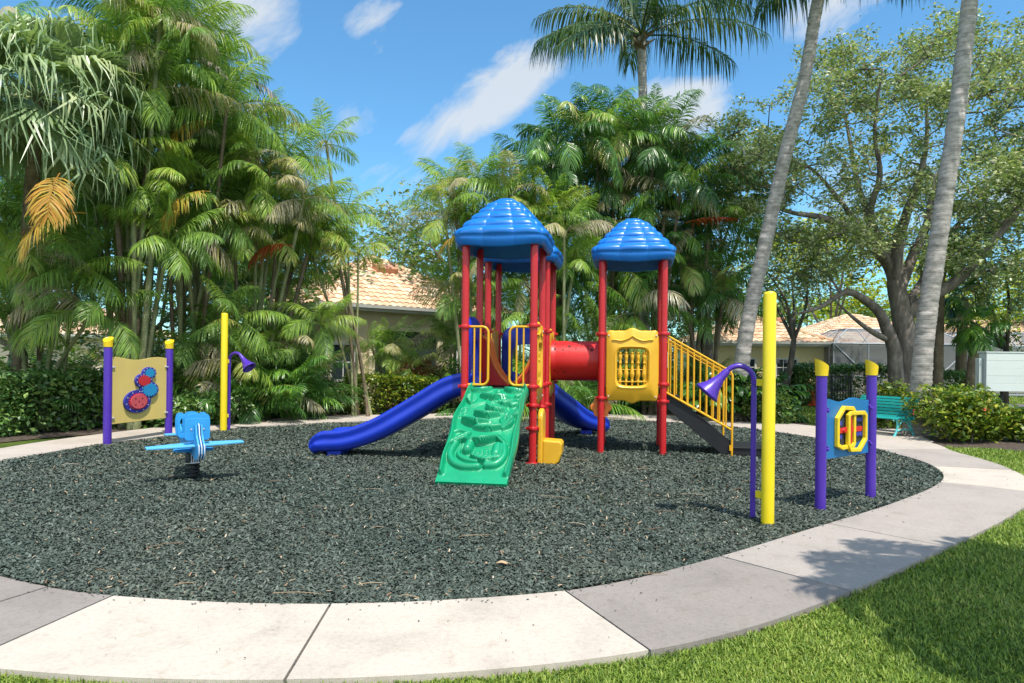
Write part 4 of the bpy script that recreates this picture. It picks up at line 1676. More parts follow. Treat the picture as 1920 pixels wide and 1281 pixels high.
def talk_tube(label, base, pole_base, top, k, bell_dir, bell_drop):
    """a thick yellow post with a thin purple speaking pole bent over into a bell"""
    e = empty('talk_tube', (base.x, base.y, 0), 0, label, 'talk tube')
    r = .068 * k
    b = MB()
    b.tube([(0, 0, -.1), (0, 0, top - r * .55), (0, 0, top - r * .30), (0, 0, top - r * .10), (0, 0, top)], [r, r, r * .93, r * .7, r * .22], 22)
    b.build('post', M['bright'], e)
    c = MB(); c.lathe([(r + .002, top - r * 1.2), (r + .004, top - r * 1.2), (r + .004, top - r * 1.05), (r + .002, top - r * 1.05)], 22)
    pd = pole_base - base
    zt = 1.62 * k if bell_drop is None else bell_drop
    bd = Vector(bell_dir).normalized()
    R_ = .165 * k
    p0 = Vector((pd.x, pd.y, 0))
    pts = [p0 + Vector((0, 0, -.1)), p0 + Vector((0, 0, zt * .5)), p0 + Vector((0, 0, zt))]
    for a in range(12, 150, 12):
        pts.append(p0 + Vector((0, 0, zt)) + bd * R_ * (1 - math.cos(R(a))) + Vector((0, 0, R_ * math.sin(R(a)))))
    b = MB()
    rp = .030 * k
    b.tube(pts, rp, 14)
    pole = b.build('speaking_pole', M['purple'], e)
    t = (pts[-1] - pts[-2]).normalized()
    end = pts[-1]
    zax = t; xax = zax.cross(Vector((0, 1, .2))).normalized(); yax = zax.cross(xax)
    Mb = Matrix(((xax.x, yax.x, zax.x, end.x), (xax.y, yax.y, zax.y, end.y), (xax.z, yax.z, zax.z, end.z), (0, 0, 0, 1)))
    b = MB()
    pr = [(rp + .003, -.02), (.040, .0), (.046, .07), (.050, .10), (.092, .225), (.138, .305), (.148, .318), (.146, .33), (.134, .32), (.087, .225), (.045, .10), (.01, .08)]
    b.lathe([(x * k, z * k) for x, z in pr], 28, Mb)
    b.build('bell', M['purple'], pole)
    for z in (.30 * k, zt * .99):
        b = MB()
        dirn = Vector((pd.x, pd.y, 0)); L = dirn.length; dirn.normalize()
        rot = Matrix.Rotation(math.atan2(dirn.y, dirn.x), 4, 'Z')
        b.box(dirn * (r + (L - r) * .32) + Vector((0, 0, z)), ((L - r) * .62, .05 * k, .075 * k), rot)
        q = b.build('bracket', M['bright'], e, .004)
        b = MB()
        b.box(dirn * (r + (L - r) * .82) + Vector((0, 0, z + .0)), ((L - r) * .45, .06 * k, .055 * k), rot)
        b.build('clip', M['purple'], q, .004)
    return e


talk_tube('taller looking yellow post with purple speaking bell, in front of the stair rail', G(1439, 984), G(1411, 974), 2.52, 1.0, (-1, .12, 0), 1.545)
talk_tube('yellow post with purple speaking bell beside the palms, right of the gear panel', G(419, 807), G(429, 806), 2.80, 1.14, (1, -.35, 0), 1.66)


# ================================================================== SPRING RIDER
def rider():
    g = G(361, 897)
    e = empty('spring_rider', (g.x, g.y, 0), .62, 'light blue aeroplane rocker on a black coil spring, in the left of the mulch', 'spring rider')
    b = MB()
    pts = []
    for k in range(96):
        a = k / 95 * 2 * math.pi * 4.6
        pts.append((.082 * math.cos(a), .082 * math.sin(a), .01 + .24 * k / 95))
    b.tube(pts, .019, 8)
    b.lathe([(0, -.01), (.14, -.01), (.14, .012), (0, .012)], 20)
    b.build('spring', M['black'], e)
    b = MB(); b.box((0, 0, .305), (.15, .30, .13))
    mt = b.build('spring_mount', M['black'], e, .006)
    for k in range(4):
        b = MB()
        b.box((-.045 + .03 * k, -.152, .305), (.014, .008, .12))
        b.build('mount_stripe', M['greyedge'], mt)
    b = MB()
    b.box((0, -.1521, .243), (.13, .006, .016))
    b.build('mount_stripe', M['greyedge'], mt)
    # fuselage: three sheets side by side, pale edges
    side = [(-.62, .42), (-.60, .52), (-.45, .66), (-.40, .80), (-.34, .80), (-.33, .60), (.2, .56), (.62, .60), (.80, .72), (.86, .70), (.82, .48), (.3, .37), (-.2, .36), (-.42, .31), (-.54, .34)]
    fus = None
    for k, x in enumerate((-.035, 0, .035)):
        b = MB()
        b.prism([(y, z) for y, z in side], x - .012, x + .012, SIDE)
        q = b.build('fuselage_sheet', M['skyblue'], e, .002)
        c = MB()
        edge = [(-.62, .42), (-.60, .52), (-.45, .66), (-.40, .80), (-.34, .80)] if k == 1 else [(-.54, .28), (-.62, .42), (-.60, .52), (-.50, .62)]
        c.tube([(x, y - .004, z) for y, z in [(-.52, .332), (-.555, .35), (-.622, .42), (-.605, .525), (-.58, .545)] + ([(-.455, .66), (-.41, .80), (-.37, .815)] if k == 1 else [])], .0075, 6)
        c.build('sheet_edge', M['greyedge'], q)
    # wings
    b = MB()
    wing = [(-.63, -.10), (-.63, .05), (-.1, .15), (.1, .15), (.63, .05), (.63, -.10), (.1, -.15), (-.1, -.15)]
    b.prism(wing, .50, .525)
    q = b.build('wing', M['wingblue'], e, .006); q.location = (0, -.22, 0); q.rotation_euler = (R(3), R(-1), 0)
    b = MB()
    b.prism([(x * .42, y * .7) for x, y in wing], .50, .525)
    q = b.build('tail_wing', M['wingblue'], e, .006); q.location = (0, .72, .06)
    # foot rest discs
    for s_ in (-1, 1):
        b = MB()
        b.lathe([(0, .40), (.13, .40), (.14, .41), (.14, .425), (.13, .435), (0, .435)], 20, T_(s_ * .13, -.05, 0))
        b.build('foot_rest', M['skyblue'], e)
    # windscreen board
    b = MB(); b.prism(rrect(-.165, .58, .165, .885, .05), -.012, .012, RX90)
    ws = b.build('windscreen_board', M['skyblue'], e, .004); ws.location = (0, -.30, 0)
    for x in (-.08, .0, .08):
        c = MB()
        c.tube([(x, -.02, .735), (x, .02, .735)], .012, 8)
        c.build('bolt', M['steel'], ws)
    # two boards with hand slots behind the windscreen, and the seats
    for yy, zz in ((-.06, .015), (.12, .03)):
        o = rr_loop(.215, .34, 40, 6, .745)
        b = MB(); b.prism([(x, y + .02 * math.cos(x * 16) * (1 if y > .74 else 0) - .01) for x, y in o], -.013, .013, RX90)
        q = b.build('seat_back', M['skyblue'], e, .004); q.location = (0, yy, zz)
        for sx_ in (-1, 1):
            o = [(x * 1.0 + sx_ * .150, y) for x, y in rr_loop(.130, .33, 40, 3.2, .745)]
            i1 = [(x * 1.0 + sx_ * .152, y) for x, y in rr_loop(.062, .215, 40, 3.2, .745)]
            b = MB(); b.ring(o, i1, -.0115, .0115, RX90)
            b.build('hand_slot', M['skyblue'], q, .003)
    b = MB(); b.prism(rrect(-.15, .18, .15, .52, .06), .575, .60)
    q = b.build('seat', M['skyblue'], e, .006)
    return e


rider()


# ================================================================== BENCH
def bench():
    rr_, fr_ = G(1712, 819), G(1657, 825)
    ax = Vector((-.93, -.37, 0)).normalized()                  # rear -> front
    rz = math.atan2(ax.y, ax.x) + R(90)            # local -y is the front
    e = empty('park_bench', (rr_.x, rr_.y, 0), rz, 'turquoise slatted bench with pale iron legs on the concrete beside the leaning palm trunk', 'bench')
    # local: x runs along the bench; right-hand leg frame at x = 0, the rest at negative or positive x
    sgn = None
    L = 1.65
    xs = (0.0, -L + .12)
    lat = Vector((math.cos(rz), math.sin(rz)))
    flip = 1 if lat.x < 0 else -1                  # the bench runs off to the left of its visible end frame
    prof = spline([(-.66, .41, 0), (-.60, .445, 0), (-.48, .45, 0), (-.34, .42, 0), (-.18, .40, 0), (-.10, .43, 0), (-.06, .52, 0), (-.03, .66, 0), (.03, .80, 0), (.10, .92, 0)], 8)
    # evenly spaced slats along the profile
    acc = [0]
    for i in range(1, len(prof)):
        acc.append(acc[-1] + (prof[i] - prof[i - 1]).length)
    ns = 14
    for k in range(ns):
        s_ = acc[-1] * (k + .5) / ns
        i = max(j for j in range(len(acc)) if acc[j] <= s_)
        i = min(i, len(prof) - 2)
        t = (s_ - acc[i]) / max(1e-6, acc[i + 1] - acc[i])
        p = prof[i].lerp(prof[i + 1], t)
        dv = (prof[i + 1] - prof[i]).normalized()
        ang = math.atan2(dv.y, dv.x)
        b = MB(); b.box((flip * (L / 2 - .10), p.x, p.y + .015), (L, acc[-1] / ns * .80, .026), Matrix.Rotation(ang, 4, 'X'))
        b.build('slat', M['turq'], e, .006)
    for x in (0.0, flip * (L - .22)):
        b = MB()
        T2 = lambda pts: [(x, a, c) for a, c in pts]
        b.tube(T2([(q.x, q.y - .012) for q in prof]), .021, 8)
        b.tube(T2([(.02, .0), (.02, .03), (-.02, .10), (-.07, .20), (-.10, .30), (-.10, .42)]), [.036, .032, .026, .024, .024, .026], 8)
        b.tube(T2([(-.64, .0), (-.63, .03), (-.58, .10), (-.54, .20), (-.53, .30), (-.54, .43)]), [.036, .032, .026, .024, .024, .026], 8)
        b.tube(T2([(-.06, .14), (-.12, .27), (-.22, .36), (-.31, .385), (-.40, .36), (-.50, .27), (-.57, .14)]), .022, 8)
        b.tube(T2([(-.05, .14), (-.2, .175), (-.31, .185), (-.42, .175), (-.57, .14)]), .018, 8)
        for yy in (.02, -.64):
            b.box((x, yy, .012), (.10, .09, .024))
        b.build('leg_frame', M['turqleg'], e)
    return e


bench()


# ================================================================== SMALL THINGS IN THE BACK RIGHT
def cone():
    g = PX(1521, 28.5)
    e = empty('traffic_cone', (g.x, g.y, -.012), 0, 'orange traffic cone standing on the road behind the maze panel', 'cone')
    b = MB(); b.lathe([(.21, .035), (.19, .05), (.05, .80), (.04, .82), (.0, .822)], 20)
    b.build('cone_body', M['cone'], e)
    b = MB(); b.box((0, 0, .018), (.5, .5, .034))
    b.build('cone_base', M['cone'], e, .01)


cone()


def black_gate():
    g = PX(1577, 26.5)
    e = empty('metal_gate', (g.x, g.y, -.02), R(12), 'black metal barred gate panel in front of the clipped hedge, behind the maze panel', 'gate')
    b = MB()
    for z in (.12, .72, 1.27):
        b.box((0, 0, z), (.84, .03, .045))
    for x in (-.42, .42):
        b.box((x, 0, .65), (.06, .06, 1.30))
    b.build('gate_frame', M['black'], e, .004)
    for k in range(6):
        c = MB(); c.tube([(-.30 + .12 * k, 0, .1), (-.30 + .12 * k + .03, 0, 1.28)], .018, 6); c.build('gate_bar', M['black'], e)


black_gate()


def kiosk():
    g = PX(1843, 19.0)
    e = empty('notice_board', (g.x, g.y, 0), R(2), 'white slatted box on short posts at the right edge, above the flowering shrubs', 'board')
    b = MB()
    n = 5
    for k in range(n):
        b.box((.75, -.10 + .002 * (k % 2), 1.02 + .213 * k + .1065), (1.5, .03, .2115))
    b.build('board_slats', M['whiteboard'], e, .006)
    b = MB()
    b.box((.75, .07, 1.55), (1.46, .28, 1.05)); b.box((.75, .05, 2.102), (1.54, .36, .03))
    b.build('box_body', M['whiteboard'], e, .006)
    b = MB(); b.box((-.06, .10, 1.46), (.09, .16, .94)); b.build('side_post', M['whiteboard'], e, .006)
    for x in (.55, 1.3):
        b = MB()
        b.box((x, .05, .45), (.09, .09, .94))
        b.build('support_post', M['black'], e)


kiosk()

# ================================================================== HOUSES
def housemats():
    m, nt, p = newmat('barrel_roof_tile')
    at = nt.nodes.new('ShaderNodeAttribute'); at.attribute_name = 'tile'
    r = ramp(nt, at.outputs['Fac'], [(0, (.62, .39, .25)), (.3, (.70, .48, .31)), (.6, (.75, .56, .38)), (.85, (.78, .64, .46)), (1, (.66, .42, .28))])
    v = objcoord(nt)
    n = noise(nt, 2.2, 7, .7, v)
    r2 = ramp(nt, n.outputs[0], [(.3, (.70, .66, .63)), (.55, (1, 1, 1)), (.8, (1.1, 1.08, 1.04))])
    mu = nt.nodes.new('ShaderNodeMix'); mu.data_type = 'RGBA'; mu.blend_type = 'MULTIPLY'; mu.inputs[0].default_value = 1
    nt.links.new(r.outputs[0], mu.inputs[6]); nt.links.new(r2.outputs[0], mu.inputs[7])
    nt.links.new(mu.outputs[2], p.inputs['Base Color']); p.inputs['Roughness'].default_value = .8
    M['tile'] = m

    def stucco(name, c):
        m, nt, p = newmat(name)
        v = objcoord(nt)
        n = noise(nt, .8, 6, .6, v); r = ramp(nt, n.outputs[0], [(.3, sc(c, .88)), (.6, c), (.8, sc(c, 1.06))])
        nt.links.new(r.outputs[0], p.inputs['Base Color']); p.inputs['Roughness'].default_value = .92
        n2 = noise(nt, 60, 4, .6, v); b = bumpn(nt, n2.outputs[0], .4, .01); nt.links.new(b.outputs[0], p.inputs['Normal'])
        return m
    M['stucco'] = stucco('beige_stucco', (.86, .75, .50))
    M['stucco2'] = stucco('yellow_stucco', (.84, .69, .38))
    M['stucco3'] = stucco('pale_peach_stucco', (.74, .62, .48))
    M['fascia'] = plastic('white_painted_trim', (.66, .66, .62), .5, .06, 2)
    m, nt, p = newmat('window_glass')
    p.inputs['Base Color'].default_value = (.03, .04, .05, 1); p.inputs['Roughness'].default_value = .06
    p.inputs['Specular IOR Level'].default_value = .8
    M['glass'] = m
    m, nt, p = newmat('insect_screen')
    p.inputs['Base Color'].default_value = (.16, .175, .185, 1); p.inputs['Roughness'].default_value = .7
    tr = nt.nodes.new('ShaderNodeBsdfTransparent')
    mx = nt.nodes.new('ShaderNodeMixShader'); mx.inputs[0].default_value = .70
    nt.links.new(tr.outputs[0], mx.inputs[1]); nt.links.new(p.outputs[0], mx.inputs[2])
    nt.links.new(mx.outputs[0], nt.nodes['Material Output'].inputs[0])
    M['screen'] = m
    M['alu'] = plastic('white_aluminium', (.68, .70, .70), .4, .05, 3)
    M['alugrey'] = plastic('grey_aluminium', (.36, .40, .44), .4, .05, 3)


housemats()
TILE_W, TILE_L = .31, .40


def tile_plane(b, tl, O, s, n, W, pitch, qmax, lo, hi):
    """one slope of barrel tiles: O eave corner, s along the eave, n inward; lo(q), hi(q) bound s at plan distance q"""
    up = Vector((0, 0, 1))
    tdir = (n * math.cos(pitch) + up * math.sin(pitch)).normalized()
    nrm = (up * math.cos(pitch) - n * math.sin(pitch)).normalized()
    rows = int(math.ceil(qmax / math.cos(pitch) / TILE_L))
    per = 6
    ns = int(W / TILE_W * per)
    for j in range(rows):
        t0, t1 = j * TILE_L, (j + 1) * TILE_L
        qm = (t0 + t1) / 2 * math.cos(pitch)
        if qm > qmax: break
        s0, s1 = lo(qm), hi(qm)
        i0, i1 = max(0, int(s0 / W * ns)), min(ns, int(math.ceil(s1 / W * ns)))
        if i1 - i0 < 1: continue
        V, F = [], []
        off = 0.0
        for i in range(i0, i1 + 1):
            x = min(W, i * TILE_W / per)
            w = abs(math.sin(math.pi * (x / TILE_W + off)))
            w = w ** .75
            V.append(O + s * x + tdir * (t0 - .03) + nrm * (.045 + .065 * w))
            V.append(O + s * x + tdir * (t0 - .03) + nrm * (.0 + .02 * w))
            V.append(O + s * x + tdir * t1 + nrm * (.01 + .055 * w))
        cnt = i1 - i0
        for i in range(cnt):
            a = i * 3
            F.append((a, a + 3, a + 5, a + 2)); F.append((a + 1, a + 4, a + 3, a))
        b.add(V, F, True)
        for i in range(cnt):
            k = int((i0 + i) / per + off)
            v = math.sin(j * 127.1 + k * 311.7 + W) * 43758.5453
            v -= math.floor(v)
            tl += [v, v]


def hip_house(name, label, O, rz, w, d, eave, pitch, wall, over=.6, cat='house'):
    """origin: front left corner of the eaves; x along the front, y back"""
    e = empty(name, (O[0], O[1], 0), rz, label, cat)
    b = MB()
    b.box((w / 2, d / 2, (eave - .12) / 2 - .1), (w - 2 * over, d - 2 * over, eave - .12 + .2))
    wl = b.build('wall', wall, e)
    half = min(w, d) / 2
    b = MB(); tl = []
    X, Y = Vector((1, 0, 0)), Vector((0, 1, 0))
    for (o, s, n, W) in ((Vector((0, 0, eave)), X, Y, w), (Vector((w, 0, eave)), Y, -X, d), (Vector((w, d, eave)), -X, -Y, w), (Vector((0, d, eave)), -Y, X, d)):
        tile_plane(b, tl, o, s, n, W, pitch, half, lambda q: q, lambda q, W=W: W - q)
    me = bpy.data.meshes.new('roof'); me.from_pydata(b.v, [], b.f)
    me.polygons.foreach_set('use_smooth', [True] * len(b.f))
    at = me.attributes.new('tile', 'FLOAT', 'FACE'); at.data.foreach_set('value', np.array(tl, np.float32))
    roof = link_mesh('roof', me, M['tile'], e)
    mm = roof.modifiers.new('edge', 'EDGE_SPLIT'); mm.split_angle = R(45)
    # hip and ridge caps
    h = half * math.tan(pitch) + eave + .06
    if w >= d:
        r1, r2 = Vector((half, d / 2, h)), Vector((w - half, d / 2, h))
    else:
        r1, r2 = Vector((w / 2, half, h)), Vector((w / 2, d - half, h))
    cs = [Vector((0, 0, eave + .05)), Vector((w, 0, eave + .05)), Vector((w, d, eave + .05)), Vector((0, d, eave + .05))]
    pairs = [(cs[0], r1), (cs[1], r2 if w >= d else r1), (cs[2], r2), (cs[3], r1 if w >= d else r2), (r1, r2)]
    b = MB(); tl = []
    for p, q in pairs:
        L = (q - p).length
        if L < .05: continue
        n = max(1, int(L / .40))
        for k in range(n):
            a, c = p.lerp(q, k / n), p.lerp(q, (k + 1.12) / n)
            f0 = len(b.f)
            b.tube([a + Vector((0, 0, .02)), c], [.135, .10], 8)
            v = math.sin(k * 91.7 + L * 13) * 43758.5; v -= math.floor(v)
            tl += [v] * (len(b.f) - f0)
    me = bpy.data.meshes.new('ridge_cap'); me.from_pydata(b.v, [], b.f)
    at = me.attributes.new('tile', 'FLOAT', 'FACE'); at.data.foreach_set('value', np.array(tl, np.float32))
    link_mesh('ridge_cap', me, M['tile'], roof)
    # fascia, gutter, soffit
    b = MB()
    for (cx, cy, sx, sy) in ((w / 2, .0, w, .04), (w / 2, d, w, .04), (.0, d / 2, .04, d - .08), (w, d / 2, .04, d - .08)):
        b.box((cx, cy, eave - .09), (sx, sy, .20))
    b.box((w / 2, d / 2, eave - .155), (w - .1, d - .1, .03))
    b.build('fascia', M['fascia'], e)
    b = MB()
    b.prism([(-.02, -.12), (-.14, -.10), (-.16, .02), (-.13, .02), (-.11, -.07), (-.02, -.09)], 0, w, Matrix(((0, 0, 1, 0), (1, 0, 0, 0), (0, 1, 0, eave + .02), (0, 0, 0, 1))))
    b.build('gutter', M['fascia'], e)
    return e, wl, roof


def window(e, x, z, w, h, y, cols=2, rows=2, blind=False):
    b = MB()
    b.ring([(x - w / 2 - .08, z - .08), (x + w / 2 + .08, z - .08), (x + w / 2 + .08, z + h + .08), (x - w / 2 - .08, z + h + .08)],
           [(x - w / 2, z), (x + w / 2, z), (x + w / 2, z + h), (x - w / 2, z + h)], .0, .06, T_(0, y, 0) @ RX90)
    for k in range(1, cols):
        b.box((x - w / 2 + w * k / cols, y - .025, z + h / 2), (.035, .03, h - .01))
    for k in range(1, rows):
        b.box((x, y - .0251, z + h * k / rows), (w - .01, .028, .035))
    f = b.build('window', M['fascia'], e)
    b = MB(); b.box((x, y - .012, z + h / 2), (w, .014, h))
    b.build('pane', M['glass'], f)
    return f


# ---- left house behind the palms
eL = (-7.0, 24.5)
hl, wl, rl = hip_house('house', 'beige house with a peach tiled pyramid roof, left of the blue roofs', eL, math.atan2(.646, .763), 9.3, 9.3, 3.74, R(29), M['stucco'])
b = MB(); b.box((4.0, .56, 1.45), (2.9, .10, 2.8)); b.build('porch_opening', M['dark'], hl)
b = MB()
b.box((4.0, .52, 2.95), (3.3, .22, .22)); b.box((2.42, .50, 1.4), (.26, .24, 2.88)); b.box((5.58, .50, 1.4), (.26, .24, 2.88))
b.build('porch_frame', M['stucco'], hl, .01)
b = MB(); b.box((.62, .55, 1.8), (.09, .07, 3.5)); b.build('downspout', M['fascia'], hl)
window(hl, 1.3, .95, .9, 1.3, .6)
window(hl, 7.2, .95, 1.2, 1.3, .6, 3, 2)
v_ = MB()
tv = math.tan(R(29))
v_.box((4.55, 2.95 + .25, 3.74 + 3.15 * tv + .20), (1.0, .62, .26), Matrix.Rotation(R(22), 4, 'X'))
v_.build('roof_vent', plastic('terracotta_vent', (.55, .26, .16), .7), rl, .04)

# ---- right hand houses
xr = PX(1326, 33.0)
hr, wr_, rr_ = hip_house('house', 'yellow stucco house with a peach hip roof behind the right leaning palm and yellow post', (xr.x, 33.0), R(-1), 6.0, 8.2, 2.74, R(25), M['stucco2'], .3)
window(hr, 3.9, .75, .95, 1.15, .3, 3, 3)
window(hr, 2.0, .75, .7, 1.15, .3, 2, 3)
v_ = MB(); v_.box((4.55, 3.7, 4.02), (.9, .6, .25), Matrix.Rotation(R(-5), 4, 'Y')); v_.build('roof_vent', plastic('terracotta_vent_b', (.55, .26, .16), .7), rr_, .04)
x2 = PX(1505, 37.5)
hr2, _, _ = hip_house('house', 'pale peach house with a long tiled roof behind the pool screen', (x2.x, 37.5), R(-1), 9.5, 9.0, 2.80, R(22), M['stucco3'], .3)
window(hr2, 2.2, .15, 1.3, 2.0, .3, 2, 1)
window(hr2, 4.1, .75, .8, 1.25, .3, 2, 1)
window(hr2, 6.6, .75, 1.2, 1.25, .3, 3, 1)
x3 = PX(1745, 44.0)
hr3, _, _ = hip_house('house', 'far pale house with a tiled roof between the palm trunks at the right edge', (x3.x, 44.0), R(-3), 13, 9, 2.9, R(22), M['stucco3'])
window(hr3, 3, .6, 1.4, 1.4, .6, 3, 1)
window(hr3, 6, .6, 1.4, 1.4, .6, 3, 1)
# neighbour's roof seen in slivers left of the right house
x4 = PX(-260, 40.0)
hip_house('house', 'house with a peach tiled roof far behind the fan palm at the left edge', (x4.x, 40.0), R(8), 15, 9, 3.0, R(24), M['stucco3'])


def pool_cage(label, x0, y0, w, d, h, hp, bays):
    e = empty('screen_enclosure', (x0, y0, 0), R(-1), label, 'pool screen')
    f = MB()
    t = .07
    def bar(a, c, w_=t):
        f.tube([a, c], w_ * .5, 4)
    X = [w * k / bays for k in range(bays + 1)]
    for x in X:
        bar((x, 0, 0), (x, 0, h)); bar((x, d, 0), (x, d, h))
    for z in (h, h * .42, .08):
        bar((0, 0, z), (w, 0, z)); bar((0, 0, z), (0, d, z)); bar((w, 0, z), (w, d, z))
    # mansard top
    i = min(w, d) * .28
    for x in X:
        xi = min(max(x, i), w - i)
        bar((x, 0, h), (xi, i, hp)); bar((x, d, h), (xi, d - i, hp)); bar((xi, i, hp), (xi, d - i, hp))
    bar((i, i, hp), (w - i, i, hp)); bar((i, d - i, hp), (w - i, d - i, hp)); bar((i, i, hp), (i, d - i, hp)); bar((w - i, i, hp), (w - i, d - i, hp))
    bar((0, d / 2, h), (i, d / 2, hp))
    bar((X[0], 0, h), (X[1], 0, h * .42)); bar((X[-1], 0, h), (X[-2], 0, h * .42))
    f.build('frame', M['alugrey'], e)
    s = MB()
    s.add([(0, 0, 0), (w, 0, 0), (w, 0, h), (0, 0, h)], [(0, 1, 2, 3)])
    s.add([(0, 0, 0), (0, d, 0), (0, d, h), (0, 0, h)], [(0, 1, 2, 3)])
    s.add([(w, 0, 0), (w, d, 0), (w, d, h), (w, 0, h)], [(0, 1, 2, 3)])
    s.add([(0, 0, h), (w, 0, h), (w - i, i, hp), (i, i, hp)], [(0, 1, 2, 3)])
    s.add([(0, 0, h), (0, d, h), (i, d - i, hp), (i, i, hp)], [(0, 1, 2, 3)])
    s.add([(w, 0, h), (w, d, h), (w - i, d - i, hp), (w - i, i, hp)], [(0, 1, 2, 3)])
    s.add([(i, i, hp), (w - i, i, hp), (w - i, d - i, hp), (i, d - i, hp)], [(0, 1, 2, 3)])
    s.build('screen', M['screen'], e, recalc=False)


c1 = PX(1562, 32.6)
pool_cage('grey screened pool enclosure with white frame behind the big spreading tree trunk', c1.x, 32.6, 6.6, 4.2, 2.70, 3.45, 4)
c2 = PX(1778, 38.0)
pool_cage('screened pool enclosure with white frame at the far right, behind the white slatted box', c2.x, 38.0, 7.5, 4.5, 2.8, 3.6, 4)

# ================================================================== PLANTS
def quad_strip(rows_l, rows_r):
    """rows: list of (n,3) arrays for the left and right edge; returns V (n*2k,3), Q"""
    k = len(rows_l)
    n = len(rows_l[0])
    st_ = np.stack([x for p in zip(rows_l, rows_r) for x in p], 1)     # n, 2k, 3
    V = st_.reshape(-1, 3)
    o = (np.arange(n) * 2 * k)[:, None]
    Q = np.concatenate([o + np.array([[2 * i, 2 * i + 1, 2 * i + 3, 2 * i + 2]]) for i in range(k - 1)])
    return V, Q


class NB:
    """numpy quad collector"""
    def __init__(s):
        s.V, s.Q, s.T, s.n = [], [], [], 0

    def add(s, V, Q, tint=0.0):
        s.V.append(V); s.Q.append(Q + s.n)
        s.T.append(np.full(len(V), tint) if np.isscalar(tint) else tint)
        s.n += len(V)

    def mesh(s, name, smooth=False):
        return quads_mesh(name, np.concatenate(s.V), np.concatenate(s.Q), np.concatenate(s.T), smooth)


def tube_np(nb, pts, rad, sides=4, tint=0.0):
    pts = np.asarray(pts, float)
    m = len(pts)
    T = np.gradient(pts, axis=0)
    T /= np.linalg.norm(T, axis=1)[:, None] + 1e-9
    ref = np.array([0, 0, 1.0]) if abs(T[0, 2]) < .9 else np.array([1.0, 0, 0])
    nx = np.cross(T, ref); nx /= np.linalg.norm(nx, axis=1)[:, None] + 1e-9
    ny = np.cross(T, nx)
    a = np.arange(sides) * 2 * np.pi / sides
    rad = np.broadcast_to(np.asarray(rad, float), (m,))
    V = pts[:, None] + (nx[:, None] * np.cos(a)[None, :, None] + ny[:, None] * np.sin(a)[None, :, None]) * rad[:, None, None]
    V = V.reshape(-1, 3)
    i = np.arange(m - 1)[:, None]; k = np.arange(sides)[None]
    l = (k + 1) % sides
    Q = np.stack([i * sides + k, i * sides + l, (i + 1) * sides + l, (i + 1) * sides + k], -1).reshape(-1, 4)
    nb.add(V, Q, tint)


def frond(nb, g, L, phi0, phi1, az, origin, nl=38, ll=.62, lw=.034, lift=.35, droop=.35, petiole=.16, tint=.4, roll=0.0, aend=28, side_curve=0.0, rr=.016, fall=1.2):
    """one feather frond: a bending midrib and leaflets on both sides"""
    n = 22
    t = np.linspace(0, 1, n)
    phi = phi0 + (phi1 - phi0) * t ** fall
    a = az + side_curve * t ** 2
    d = np.stack([np.sin(phi) * np.cos(a), np.sin(phi) * np.sin(a), np.cos(phi)], 1)
    p = np.concatenate([[np.zeros(3)], np.cumsum((d[:-1] + d[1:]) / 2 * (L / (n - 1)), 0)]) + np.asarray(origin)
    tube_np(nb, p, np.linspace(rr, rr * .22, n), 3, tint + .12)
    s = np.linspace(petiole, .995, nl)
    for sd_ in (-1, 1):
        ss = np.clip(s + g.normal(0, .35 / nl, nl), petiole, 1)
        base = np.stack([np.interp(ss, t, p[:, k]) for k in range(3)], 1)
        tg = np.stack([np.interp(ss, t, d[:, k]) for k in range(3)], 1)
        tg /= np.linalg.norm(tg, axis=1)[:, None]
        lat0 = np.array([-math.sin(az), math.cos(az), 0.0])
        lat = lat0 - tg * (tg @ lat0)[:, None]
        lat /= np.linalg.norm(lat, axis=1)[:, None]
        nrm = np.cross(lat, tg)                        # upper side of the frond
        nrm *= np.where(nrm[:, 2:3] < -1.1, -1, 1)
        if roll:
            c, s_ = math.cos(roll), math.sin(roll)
            lat, nrm = lat * c + nrm * s_, nrm * c - lat * s_
        u = (ss - petiole) / (1 - petiole)
        al = np.radians(72 + (aend - 72) * u ** 1.2 + g.normal(0, 7, nl))
        li = lift * (1 - .4 * u) + g.normal(0, .13, nl)
        out = lat * (sd_ * np.cos(li))[:, None] + nrm * np.sin(li)[:, None]
        dr = tg * np.cos(al)[:, None] + out * np.sin(al)[:, None]
        le = ll * (.42 + .58 * np.sin(np.pi * np.clip(.13 + .80 * u, 0, 1)) ** .8) * (1 - .35 * u ** 3) * g.uniform(.88, 1.08, nl)
        w = np.cross(dr, nrm + g.normal(0, .25, (nl, 3)))
        w /= np.linalg.norm(w, axis=1)[:, None]
        ww = (lw / 2) * (.75 + .5 * np.sin(np.pi * u))
        dp = droop * g.uniform(.6, 1.4, nl)
        z = np.array([0, 0, -1.0])
        m1 = base + dr * (le * .45)[:, None] + z * (dp * le * .12)[:, None]
        m2 = m1 + dr * (le * .30)[:, None] + z * (dp * le * .34)[:, None]
        e = m2 + dr * (le * .20)[:, None] + z * (dp * le * .55)[:, None]
        V, Q = quad_strip([base - w * (ww * .35)[:, None], m1 - w * ww[:, None], m2 - w * (ww * .78)[:, None], e - w * (ww * .08)[:, None]],
                          [base + w * (ww * .35)[:, None], m1 + w * ww[:, None], m2 + w * (ww * .78)[:, None], e + w * (ww * .08)[:, None]])
        nb.add(V, Q, tint)
    return p


